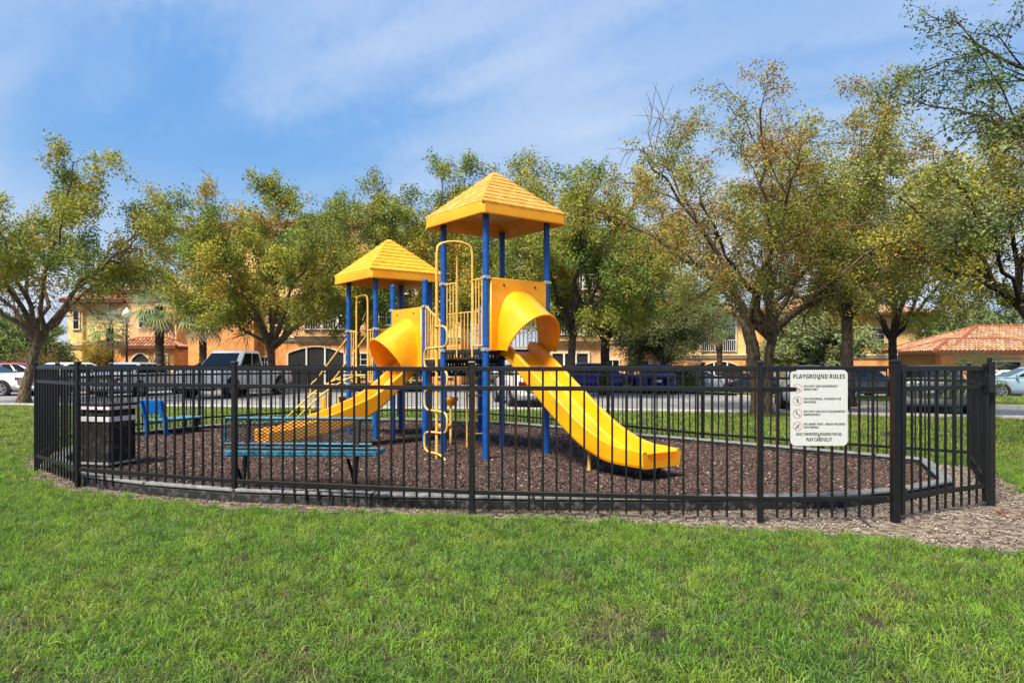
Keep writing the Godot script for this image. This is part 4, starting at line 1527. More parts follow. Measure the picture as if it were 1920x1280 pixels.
func hip_roof(parent: Node, x0: float, x1: float, z0: float, z1: float, eave: float, pitch: float, over := 0.55) -> Node3D:
	# a hipped roof of barrel tiles over the rectangle; z0 is the front
	var X0 := x0 - over
	var X1 := x1 + over
	var Z0 := z0 + over
	var Z1 := z1 - over
	var w := X1 - X0
	var dp := Z0 - Z1
	var half := minf(w, dp) * 0.5
	var top := eave + half * pitch
	var c := [Vector3(X0, eave, Z0), Vector3(X1, eave, Z0), Vector3(X1, eave, Z1), Vector3(X0, eave, Z1)]
	var ra: Vector3
	var rb: Vector3
	if w >= dp:
		ra = Vector3(X0 + half, top, (Z0 + Z1) * 0.5)
		rb = Vector3(X1 - half, top, (Z0 + Z1) * 0.5)
	else:
		ra = Vector3((X0 + X1) * 0.5, top, Z0 - half)
		rb = Vector3((X0 + X1) * 0.5, top, Z1 + half)
	var faces := [[c[0], c[1], rb, ra], [c[1], c[2], rb, rb], [c[2], c[3], ra, rb], [c[3], c[0], ra, ra]] if w >= dp else [[c[0], c[1], ra, ra], [c[1], c[2], rb, ra], [c[2], c[3], rb, rb], [c[3], c[0], ra, rb]]
	var b := MB.new()
	for f in faces: b.flat(f if f[2] != f[3] else [f[0], f[1], f[2]], (f[1] - f[0]).cross(f[2] - f[0]).normalized())
	b.slab(Vector3(w - 0.1, 0.16, dp - 0.1), Vector3((X0 + X1) * 0.5, eave - 0.085, (Z0 + Z1) * 0.5))
	var o := part("roof", b, M.tile_bed, parent)
	var fa := MB.new()
	fa.slab(Vector3(w, 0.15, 0.05), Vector3((X0 + X1) * 0.5, eave - 0.08, Z0 - 0.02))
	for s in [X0 + 0.02, X1 - 0.02]:
		fa.slab(Vector3(0.05, 0.15, dp - 0.06), Vector3(s, eave - 0.08, (Z0 + Z1) * 0.5 - 0.03))
	part("fascia", fa, M.brown_trim, o)
	if tile_shape == null:
		var t := MB.new()
		var rings := []
		for e in [[-0.22, 0.115, 0.035], [0.22, 0.095, 0.0]]:
			var ring := []
			for k in 6:
				var a := PI * k / 5.0
				ring.append(Vector3(cos(a) * e[1], sin(a) * 0.09 + e[2], -e[0]))
			rings.append(ring)
		t.loft(rings, false, true, false)
		tile_shape = t.mesh()
	var places := []
	var tints := []
	var r := RandomNumberGenerator.new()
	r.seed = int(absf(x0) * 100.0) + 7
	var tones := [Color(0.50, 0.255, 0.125), Color(0.56, 0.31, 0.165), Color(0.43, 0.205, 0.10), Color(0.62, 0.39, 0.235), Color(0.50, 0.31, 0.19)]
	for f in faces:
		var along: Vector3 = (f[1] - f[0])
		var l := along.length()
		along /= l
		var m: Vector3 = along.cross(f[2] - f[0]).normalized()
		if m.y < 0: m = -m
		var upw := m.cross(along)
		if upw.y < 0: upw = -upw
		var run: float = (f[2] - f[0]).dot(upw)
		var la: float = (f[3] - f[0]).dot(along)
		var lb: float = l - (f[2] - f[0]).dot(along)
		var nx := int(l / 0.27)
		var ny := int(run / 0.38)
		for j in ny:
			var v := (j + 0.5) * run / ny
			for i in nx:
				var u := (i + 0.5) * l / nx
				if u < la * v / run + 0.05 or u > l - lb * v / run - 0.05: continue
				places.append(Transform3D(Basis(along, m, along.cross(m)), f[0] + along * u + upw * v + m * 0.012))
				tints.append(tones[r.randi() % 5] * r.randf_range(0.55, 0.80))
	scatter("roof_tiles", tile_shape, M.tile, o, places, tints)
	var ridge := MB.new()
	var rows := [[c[0], ra], [c[1], rb if w >= dp else ra], [c[2], rb], [c[3], ra if w >= dp else rb], [ra, rb]]
	for e in rows:
		if e[0].distance_to(e[1]) > 0.3: ridge.tube([e[0] + Vector3.UP * 0.05, e[1] + Vector3.UP * 0.05], 0.13, 8)
	part("ridge", ridge, M.tile_bed, o)
	return o

func pipe(parent: Node, x: float, y0: float, y1: float, z: float):
	var b := MB.new()
	b.slab(Vector3(0.11, y1 - y0, 0.09), Vector3(x, (y0 + y1) * 0.5, z + 0.05), 0.01)
	part("downspout", b, M.brown_trim, parent)

func build_buildings():
	# the long three-storey block on the left
	var o := thing("apartment_block", "long orange and yellow apartment block with tiled roofs behind the pickup truck", "building", Vector3(0, 0, -48))
	wall_block(o, "ground_floor_wall", -21.6, -3.4, -0.1, 3.05, 0.0, -11.0, M.orange)
	wall_block(o, "upper_wall", -21.58, -3.42, 3.05, 10.1, -0.03, -10.97, M.buff)
	wall_block(o, "bay_wall", -20.35, -16.9, -0.1, 6.6, 0.9, 0.0, M.orange)
	band(o, -16.9, -3.4, 3.0, 0.0)
	band(o, -21.6, -20.35, 3.3, 0.0)
	band(o, -20.4, -16.85, 6.6, 0.9)
	band(o, -21.6, -3.4, 9.6, -0.03)
	pipe(o, -20.25, 0.0, 6.5, 0.9)
	pipe(o, -15.9, 0.0, 9.6, 0.0)
	hip_roof(o, -21.6, -14.0, -0.03, -11, 10.1, 0.36)
	hip_roof(o, -14.6, -9.4, 0.6, -11, 10.5, 0.36)
	hip_roof(o, -9.0, -3.4, -0.03, -11, 9.2, 0.36)
	wall_block(o, "tower_wall", -14.5, -9.5, 3.2, 10.5, 0.55, -0.03, M.peach)
	window(o, -17.15 + 0.75, 0.55, 0.62, 1.25, 0.0, 3, 4)
	window(o, -21.0, 4.0, 0.7, 1.5, -0.03)
	window(o, -21.0, 7.0, 0.7, 1.5, -0.03)
	for y in [4.0, 7.0]:
		window(o, -15.4, y, 0.9, 1.5, -0.03)
		window(o, -8.4, y, 0.9, 1.5, -0.03)
		window(o, -4.6, y, 0.9, 1.5, -0.03)
		recess(o, -13.6, -10.4, y - 0.45, y + 2.1, 0.55, 2, false, true)
		recess(o, -7.4, -5.6, y - 0.45, y + 2.0, -0.03, 1, false, true)
	recess(o, -14.9, -11.2, 0.05, 2.55, 0.0, 2, true)
	window(o, -10.1, 0.55, 0.85, 1.5, 0.0, 2, 4)
	recess(o, -8.9, -5.6, 0.05, 2.55, 0.0, 2, true)
	window(o, -4.5, 0.55, 0.85, 1.5, 0.0, 2, 4)
	# the wing at far left
	o = thing("apartment_wing", "yellow apartment wing with a terracotta hip roof at the far left, behind the lamp post", "building", Vector3(0, 0, -56))
	wall_block(o, "ground_floor_wall", -34.2, -26.0, -0.1, 3.0, 0.0, -9, M.orange)
	wall_block(o, "upper_wall", -34.18, -30.2, 3.0, 6.2, -0.02, -9, M.buff)
	wall_block(o, "upper_wall", -30.2, -26.0, 3.0, 6.9, 0.3, -9, M.peach)
	wall_block(o, "corner_pier", -34.4, -33.3, -0.1, 6.1, 0.25, -0.05, M.buff)
	band(o, -34.3, -30.2, 3.0, 0.0)
	band(o, -34.5, -33.2, 2.7, 0.25)
	band(o, -30.25, -25.95, 6.3, 0.3)
	hip_roof(o, -34.2, -30.4, 0.25, -9, 6.25, 0.42)
	hip_roof(o, -30.2, -25.4, 0.3, -9, 6.95, 0.42)
	pipe(o, -31.2, 0, 6.1, 0.0)
	window(o, -33.75, 4.1, 0.4, 1.3, 0.25, 1, 2)
	window(o, -28.3, 4.2, 1.1, 1.4, 0.3)
	window(o, -32.2, 0.6, 0.8, 1.4, 0.0)
	# its entrance porch with a little tiled roof
	wall_block(o, "porch_wall", -29.6, -25.6, -0.1, 2.55, 1.6, 0.0, M.orange)
	hip_roof(o, -29.6, -25.6, 1.6, -0.2, 2.65, 0.5, 0.4)
	recess(o, -28.7, -27.4, 0.0, 2.2, 1.6, 0, true)
	recess(o, -26.9, -26.1, 0.0, 2.1, 1.6, 0)
	# the block right of the tall tower
	o = thing("apartment_block", "orange and yellow apartment block with a small awning, right of the tall play tower", "building", Vector3(0, -0.15, -46.5))
	wall_block(o, "ground_floor_wall", 2.2, 9.1, -0.2, 3.0, 0.0, -10, M.peach)
	wall_block(o, "upper_wall", 2.22, 9.08, 3.0, 8.6, -0.03, -10, M.buff)
	wall_block(o, "upper_wall", 2.2, 6.0, 3.0, 8.7, 0.5, -0.03, M.peach)
	band(o, 2.2, 9.15, 2.95, 0.0)
	band(o, 6.0, 9.15, 8.1, -0.03)
	hip_roof(o, 2.2, 9.1, 0.2, -10, 8.65, 0.36)
	recess(o, 2.6, 4.9, 0.0, 2.2, 0.0, 2, false)
	recess(o, 3.0, 5.3, 3.3, 5.9, 0.5, 2, false, true)
	recess(o, 3.0, 5.3, 6.2, 8.3, 0.5, 2, false, true)
	window(o, 6.5, 0.65, 0.8, 1.1, 0.0)
	window(o, 6.6, 4.2, 0.8, 1.6, -0.03)
	window(o, 8.3, 6.5, 0.8, 1.3, -0.03)
	var aw := MB.new()
	aw.prism(PackedVector2Array([Vector2(0, 0), Vector2(0.75, -0.42), Vector2(0.75, -0.50), Vector2(0, -0.12)]), 1.6, Transform3D(Basis(Vector3.BACK, Vector3.UP, Vector3.LEFT), Vector3(9.1, 2.35, 0.0)))
	part("awning", aw, M.tile_bed, o)
	window(o, 8.35, 0.5, 0.9, 1.2, 0.0)
	# the lower block behind the big tree
	o = thing("apartment_block", "two-storey yellow apartment block with white balcony railings behind the big forked tree", "building", Vector3(0, -0.6, -58))
	wall_block(o, "ground_floor_wall", 11.0, 33.0, -0.2, 2.6, 0.0, -10, M.orange)
	wall_block(o, "upper_wall", 11.02, 32.98, 2.6, 6.0, -0.03, -10, M.buff)
	wall_block(o, "bay_wall", 20.0, 23.9, -0.2, 6.0, 0.6, -0.05, M.orange)
	band(o, 11.0, 20.0, 2.55, 0.0)
	band(o, 23.9, 33.0, 2.55, 0.0)
	hip_roof(o, 11.0, 19.6, 0.2, -10, 6.0, 0.34)
	hip_roof(o, 20.0, 33.0, 0.6, -10, 6.0, 0.30)
	recess(o, 15.3, 18.0, 2.9, 5.2, -0.03, 1, false, true)
	recess(o, 15.2, 18.4, 0.0, 2.2, 0.0, 2, true)
	recess(o, 22.1, 23.7, 2.9, 5.0, 0.6, 0, false, true)
	recess(o, 20.3, 21.4, 2.9, 5.0, 0.6, 0, false, true)
	window(o, 12.4, 3.4, 1.0, 1.4, -0.03)
	window(o, 12.2, 0.7, 1.0, 1.2, 0.0)
	window(o, 26.0, 3.5, 1.0, 1.3, -0.03)
	window(o, 29.5, 3.5, 1.0, 1.3, -0.03)
	pipe(o, 24.6, 0.0, 5.8, 0.0)
	pipe(o, 18.9, 0.0, 5.8, 0.0)
	# the low clubhouse at the right edge
	o = thing("clubhouse", "low cream building with an orange tiled hip roof at the right edge", "building", Vector3(0, -0.6, -45))
	wall_block(o, "wall", 27.9, 43.5, -0.2, 2.75, 0.0, -7, M.buff)
	wall_block(o, "side_wall", 26.5, 29.6, -0.2, 2.6, 0.55, 0.0, M.orange)
	hip_roof(o, 26.4, 33.0, 0.6, -2.2, 2.72, 0.36, 0.7)
	hip_roof(o, 27.8, 44.0, 0.0, -7.0, 2.92, 0.37, 0.6)
	for x in [31.0, 33.4, 36.2, 39.0]:
		recess(o, x - 0.75, x + 0.75, 0.0, 2.1, 0.0, 0)

# ---------------------------------------------------------------- vehicles

var car_kinds := {
	"sedan": {"st": [[-2.30, 0.60, 0.46, 0.80], [-2.22, 0.78, 0.34, 0.97], [-1.70, 0.88, 0.22, 1.02], [-0.6, 0.90, 0.20, 0.96], [0.8, 0.90, 0.20, 0.93], [1.55, 0.88, 0.22, 0.88], [2.10, 0.80, 0.27, 0.76], [2.28, 0.62, 0.38, 0.64]], "cab": [-1.80, -1.05, 0.20, 1.15], "roof": 1.43, "wheel": 0.325, "axles": [-1.35, 1.38]},
	"low_sedan": {"st": [[-2.30, 0.60, 0.44, 0.76], [-2.22, 0.78, 0.32, 0.92], [-1.70, 0.88, 0.20, 0.97], [-0.6, 0.90, 0.18, 0.91], [0.8, 0.90, 0.18, 0.89], [1.55, 0.88, 0.20, 0.84], [2.10, 0.80, 0.25, 0.72], [2.28, 0.62, 0.36, 0.60]], "cab": [-1.80, -1.05, 0.20, 1.15], "roof": 1.31, "wheel": 0.315, "axles": [-1.35, 1.38]},
	"suv": {"st": [[-2.32, 0.74, 0.48, 0.95], [-2.25, 0.86, 0.34, 1.10], [-1.70, 0.92, 0.26, 1.10], [-0.6, 0.94, 0.24, 1.08], [0.8, 0.94, 0.24, 1.06], [1.55, 0.92, 0.26, 1.03], [2.10, 0.86, 0.30, 0.95], [2.28, 0.70, 0.42, 0.80]], "cab": [-2.26, -2.02, 0.42, 1.15], "roof": 1.70, "wheel": 0.36, "axles": [-1.40, 1.42]},
	"pickup": {"st": [[-2.85, 0.84, 0.55, 1.02], [-2.80, 0.94, 0.46, 1.18], [-1.7, 0.98, 0.36, 1.19], [-0.62, 0.99, 0.34, 1.19], [0.9, 0.99, 0.34, 1.18], [1.9, 0.98, 0.36, 1.16], [2.55, 0.95, 0.38, 1.12], [2.75, 0.84, 0.46, 1.00]], "cab": [-0.66, -0.58, 0.72, 1.40], "roof": 1.90, "wheel": 0.42, "axles": [-1.75, 1.75]},
}

func side_glass(parent: Node, called: String, q: Array, out: Vector3):
	# an inset pane of four corners, a little proud of the body
	var mid := Vector3.ZERO
	for p in q: mid += p * 0.25
	var f := []
	var g := []
	for p in q:
		var e: Vector3 = mid + (p - mid) * 0.97
		f.append(e + out * 0.010)
		g.append(e - out * 0.006)
	var b := MB.new()
	b.flat(f, out)
	for k in 4: b.flat([f[k], f[(k + 1) % 4], g[(k + 1) % 4], g[k]], ((f[k] + f[(k + 1) % 4]) * 0.5 - mid).normalized())
	part(called, b, M.car_glass, parent)

func car(label: String, kind: String, at: Vector3, yaw: float, color: Color, group := "", called := "parked_car", category := "car") -> Node3D:
	var o := thing(called, label, category, at, yaw, group)
	var k: Dictionary = car_kinds[kind]
	var m := paint(color)
	var st: Array = k.st
	var rings := []
	var keys := []
	for s in st: keys.append(Vector4(s[0], s[1], s[2], s[3]))
	var fine_st := curve(keys, 3)
	for s in fine_st:
		var x: float = s.x
		var w: float = s.y
		var lo: float = s.z
		var be: float = s.w
		var ring := []
		for q in [[-0.80, lo], [-0.97, lo + 0.10], [-1.0, lo + 0.28], [-0.985, be - 0.14], [-0.93, be - 0.03], [-0.84, be], [-0.4, be + 0.025], [0.0, be + 0.03], [0.4, be + 0.025], [0.84, be], [0.93, be - 0.03], [0.985, be - 0.14], [1.0, lo + 0.28], [0.97, lo + 0.10], [0.80, lo]]:
			ring.append(Vector3(x, minf(q[1], be + 0.03), q[0] * w))
		rings.append(ring)
	var b := MB.new()
	b.loft(rings, true, true, true)
	part("body", b, m, o)
	# cabin
	var cab: Array = k.cab
	var belt := 0.0
	for s in st:
		if s[0] <= 0.3: belt = s[3]
	belt -= 0.02
	var hw: float = st[3][1]
	var rt: float = k.roof
	var low := [Vector3(cab[0], belt, 0), Vector3(cab[3], belt - 0.03, 0)]
	var wb := hw * 0.90
	var wt := hw * 0.72
	var ring := func(t: float, wide: float) -> Array:
		var xa := lerpf(cab[0], cab[1], t)
		var xb := lerpf(cab[3], cab[2], t)
		var y := lerpf(belt, rt - 0.05, t)
		return [Vector3(xa, y, -wide * 0.94), Vector3(xa + 0.10, y, -wide), Vector3(xb - 0.14, y, -wide), Vector3(xb, y, -wide * 0.90), Vector3(xb, y, wide * 0.90), Vector3(xb - 0.14, y, wide), Vector3(xa + 0.10, y, wide), Vector3(xa, y, wide * 0.94)]
	var r0: Array = ring.bind(wb).call(0.0)
	var r1: Array = ring.bind(wt).call(1.0)
	var r2 := []
	for p in r1: r2.append(Vector3(lerpf(p.x, (cab[1] + cab[2]) * 0.5, 0.10), rt - 0.012, p.z * 0.90))
	var r3 := []
	for p in r1: r3.append(Vector3(lerpf(p.x, (cab[1] + cab[2]) * 0.5, 0.5), rt, p.z * 0.4))
	var cb := MB.new()
	cb.loft([r0, r1, r2, r3], true, false, true)
	part("cabin", cb, m, o)
	# glass
	var at_t := func(i: int, t: float) -> Vector3: return r0[i].lerp(r1[i], t)
	var e0 := 0.10
	var e1 := 0.93
	var fw := [r0[3].lerp(r1[3], e0), r0[4].lerp(r1[4], e0), r0[4].lerp(r1[4], e1), r0[3].lerp(r1[3], e1)]
	side_glass(o, "windscreen", fw, (fw[1] - fw[0]).cross(fw[2] - fw[0]).normalized() * signf((fw[1] - fw[0]).cross(fw[2] - fw[0]).x))
	var rw := [r0[0].lerp(r1[0], e0), r0[7].lerp(r1[7], e0), r0[7].lerp(r1[7], e1), r0[0].lerp(r1[0], e1)]
	var ro: Vector3 = (rw[1] - rw[0]).cross(rw[2] - rw[0]).normalized()
	side_glass(o, "rear_window", rw, ro * -signf(ro.x))
	for sd in 2:
		var ia := 1 if sd == 0 else 6
		var ib := 2 if sd == 0 else 5
		var zo := -1.0 if sd == 0 else 1.0
		var cuts := [0.03, 0.36, 0.68, 0.97] if kind != "pickup" else [0.05, 0.48, 0.95]
		for c in cuts.size() - 1:
			var ta: float = cuts[c] + 0.012
			var tb: float = cuts[c + 1] - 0.012
			var q := [r0[ia].lerp(r0[ib], ta).lerp(r1[ia].lerp(r1[ib], ta), e0), r0[ia].lerp(r0[ib], tb).lerp(r1[ia].lerp(r1[ib], tb), e0), r0[ia].lerp(r0[ib], tb).lerp(r1[ia].lerp(r1[ib], tb), e1), r0[ia].lerp(r0[ib], ta).lerp(r1[ia].lerp(r1[ib], ta), e1)]
			var n: Vector3 = (q[1] - q[0]).cross(q[2] - q[0]).normalized()
			side_glass(o, "side_window", q, n * signf(n.z * zo))
		var mr := MB.new()
		mr.slab(Vector3(0.10, 0.13, 0.20), Vector3(cab[3] - 0.35, belt + 0.10, zo * (hw + 0.10)), 0.03)
		part("mirror", mr, m if kind != "pickup" else M.dark, o)
		for dx in [0.28, -0.75]:
			var hd := MB.new()
			hd.slab(Vector3(0.16, 0.03, 0.03), Vector3(dx, belt - 0.16, zo * (hw * 0.99)), 0.008)
			part("door_handle", hd, m, o)
	# wheels
	var wr: float = k.wheel
	for ax in k.axles:
		for zo in [-1.0, 1.0]:
			var turn := Basis(Vector3.RIGHT, PI / 2 * zo)
			var z: float = zo * (hw - 0.085)
			var arch := MB.new()
			arch.lathe([Vector2(wr + 0.045, -0.06), Vector2(wr + 0.045, 0.086), Vector2(wr + 0.02, 0.089), Vector2(0, 0.089)], 22, Transform3D(turn, Vector3(ax, wr + 0.01, z)))
			part("wheel_arch", arch, M.dark, o)
			var ty := MB.new()
			ty.lathe([Vector2(wr * 0.66, 0.105), Vector2(wr * 0.9, 0.118), Vector2(wr, 0.095), Vector2(wr, -0.10)], 22, Transform3D(turn, Vector3(ax, wr, z)))
			var wh := part("wheel", ty, M.tyre, o)
			var rm := MB.new()
			rm.lathe([Vector2(0.0, 0.105), Vector2(0.05, 0.105), Vector2(0.06, 0.095), Vector2(wr * 0.30, 0.094)], 16, Transform3D(turn, Vector3(ax, wr, z)))
			rm.lathe([Vector2(wr * 0.56, 0.100), Vector2(wr * 0.68, 0.112)], 22, Transform3D(turn, Vector3(ax, wr, z)))
			for s in 5:
				var a := TAU * s / 5.0
				rm.box(Vector3(wr * 0.16, wr * 0.5, 0.012), Transform3D(Basis(Vector3.BACK, a), Vector3(ax, wr, z + zo * 0.100) + Basis(Vector3.BACK, a) * Vector3(0, wr * 0.40, 0)))
			part("rim", rm, M.rim, wh)
	# lamps, grille and bumpers
	var fx: float = st[st.size() - 2][0]
	var bx: float = st[1][0]
	var fh: float = st[st.size() - 2][3]
	var bh: float = st[1][3]
	var fz: float = st[st.size() - 2][1]
	for zo in [-1.0, 1.0]:
		var l := MB.new()
		l.box(Vector3(0.16, 0.14, 0.34), Transform3D(Basis(Vector3.UP, -0.35 * zo), Vector3(fx + 0.03, fh - 0.13, zo * (fz - 0.20))), 0.04)
		part("headlight", l, M.head_lamp, o)
		var t := MB.new()
		t.slab(Vector3(0.14, 0.16 if kind.ends_with("sedan") else 0.34, 0.30 if kind.ends_with("sedan") else 0.14), Vector3(bx - 0.01, bh - 0.22, zo * (st[1][1] - (0.16 if kind.ends_with("sedan") else 0.06))), 0.03)
		part("taillight", t, M.tail_lamp, o)
	var gr := MB.new()
	gr.slab(Vector3(0.10, 0.30 if kind == "pickup" else 0.16, fz * 1.15), Vector3(fx + 0.12, fh - (0.26 if kind == "pickup" else 0.28), 0), 0.03)
	part("grille", gr, M.dark, o)
	var bm := MB.new()
	bm.slab(Vector3(0.18, 0.16, fz * 1.7), Vector3(fx + 0.08, 0.42, 0), 0.05)
	part("front_bumper", bm, M.dark if kind == "pickup" else m, o)
	var rbm := MB.new()
	rbm.slab(Vector3(0.16, 0.18, st[1][1] * 1.8), Vector3(bx + 0.0, 0.44, 0), 0.05)
	part("rear_bumper", rbm, M.dark if not kind.ends_with("sedan") else m, o)
	var pl := MB.new()
	pl.slab(Vector3(0.012, 0.13, 0.30), Vector3(bx - 0.088, 0.66, 0), 0.003)
	part("number_plate", pl, M.white_paint, o)
	if kind == "pickup":
		var cv := MB.new()
		cv.slab(Vector3(1.95, 0.10, 1.66), Vector3(-1.72, 1.225, 0), 0.03)
		part("bed_cover", cv, M.dark, o)
	return o

func build_cars():
	var white := Color(0.82, 0.83, 0.84)
	var silver := Color(0.62, 0.64, 0.66)
	var g := "cars in the parking lot"
	car("white sedan cut off by the left edge, before the tree trunk", "sedan", on(-22.6, 30.6), 0.06, white, g)
	car("red sedan behind the white car at the left edge", "sedan", on(-23.5, 34.6), 0.1, Color(0.52, 0.02, 0.06), g)
	car("white car behind the left fence corner, in front of the yellow shrub", "sedan", on(-18.9, 31.4), 1.2, white, g)
	car("white sedan between the lamp post and the pickup truck", "sedan", on(-15.9, 30.8), 1.45, white, g)
	car("silver four-door pickup truck with a dark bed cover, nose towards the left", "pickup", on(-11.4, 29.8), 4.5, Color(0.80, 0.81, 0.82), "", "pickup_truck", "pickup truck")
	car("white car half hidden behind the long slide", "sedan", on(0.55, 24.0), 1.75, white, g)
	car("bright blue car just right of the slide, far across the lot", "sedan", on(4.0, 34.9), 0.15, Color(0.01, 0.06, 0.55), g)
	car("second blue car, between the slide and the hedge", "sedan", on(6.9, 35.4), 1.5, Color(0.02, 0.07, 0.62), g)
	car("white and grey car far off, right of the hedge", "sedan", on(11.8, 45.0), 0.2, Color(0.55, 0.57, 0.60), g)
	car("dark blue car far off behind the middle of the right-hand fence", "sedan", on(15.6, 45.2), 0.1, Color(0.03, 0.05, 0.12), g)
	car("white car behind the rules sign, one wheel showing at its left", "low_sedan", on(9.25, 22.4), 1.27, white, g)
	car("dark grey car between the rules sign and the gate post, far away", "suv", on(19.2, 39.6), 0.3, Color(0.05, 0.055, 0.065), g)
	car("silver sedan seen end-on through the gate", "low_sedan", on(12.1, 20.8), 1.047, silver, g)
	car("pale blue silver sedan at the right edge, near the palm", "sedan", on(23.4, 32.6), PI - 0.25, Color(0.48, 0.57, 0.61), g)
	car("white car behind the pale blue sedan at the right edge", "sedan", on(25.0, 37.0), PI - 0.1, white, g)

# ---------------------------------------------------------------- trees and plants

func sprig(leaves: int, long: float, wide: float, reach: float, r: RandomNumberGenerator, droop := 0.2) -> ArrayMesh:
	# a twig end: leaves on both sides of a short stem
	var b := MB.new()
	for i in leaves:
		var t := (i + 0.5) / leaves
		var stem := Vector3(r.randf_range(-0.4, 0.4) * reach, (t - 0.35) * reach, r.randf_range(-0.4, 0.4) * reach)
		var a := r.randf() * TAU
		var d := Vector3(cos(a), r.randf_range(-0.9, 0.6) - droop, sin(a)).normalized()
		var n := Vector3(r.randf_range(-1, 1), r.randf_range(0.1, 1.3), r.randf_range(-1, 1)).normalized()
		var side := d.cross(n).normalized() * wide * 0.5
		var l := long * r.randf_range(0.7, 1.25)
		var nn := side.cross(d).normalized()
		var mid := stem + d * l * 0.45 + nn * l * 0.06
		var tip := stem + d * l
		b.tri(stem, mid + side, tip, nn, nn, nn)
		b.tri(stem, tip, mid - side, nn, nn, nn)
	return b.mesh()

var sprigs := {}

func bezier(a: Vector3, b: Vector3, c: Vector3, steps: int, wob: float, r: RandomNumberGenerator) -> Array:
	var out := []
	for i in steps + 1:
		var t := float(i) / steps
		var p := a.lerp(b, t).lerp(b.lerp(c, t), t)
		if i > 0 and i < steps: p += Vector3(r.randf_range(-1, 1), r.randf_range(-1, 1), r.randf_range(-1, 1)) * wob
		out.append(p)
	return out

func point_on(line: Array, t: float) -> Vector3:
	var f := clampf(t, 0, 0.9999) * (line.size() - 1)
	var i := int(f)
	return line[i].lerp(line[i + 1], f - i)

func tapered(line: Array, r0: float, r1: float) -> Array:
	var out := []
	for i in line.size(): out.append(lerpf(r0, r1, pow(float(i) / (line.size() - 1), 0.8)))
	return out

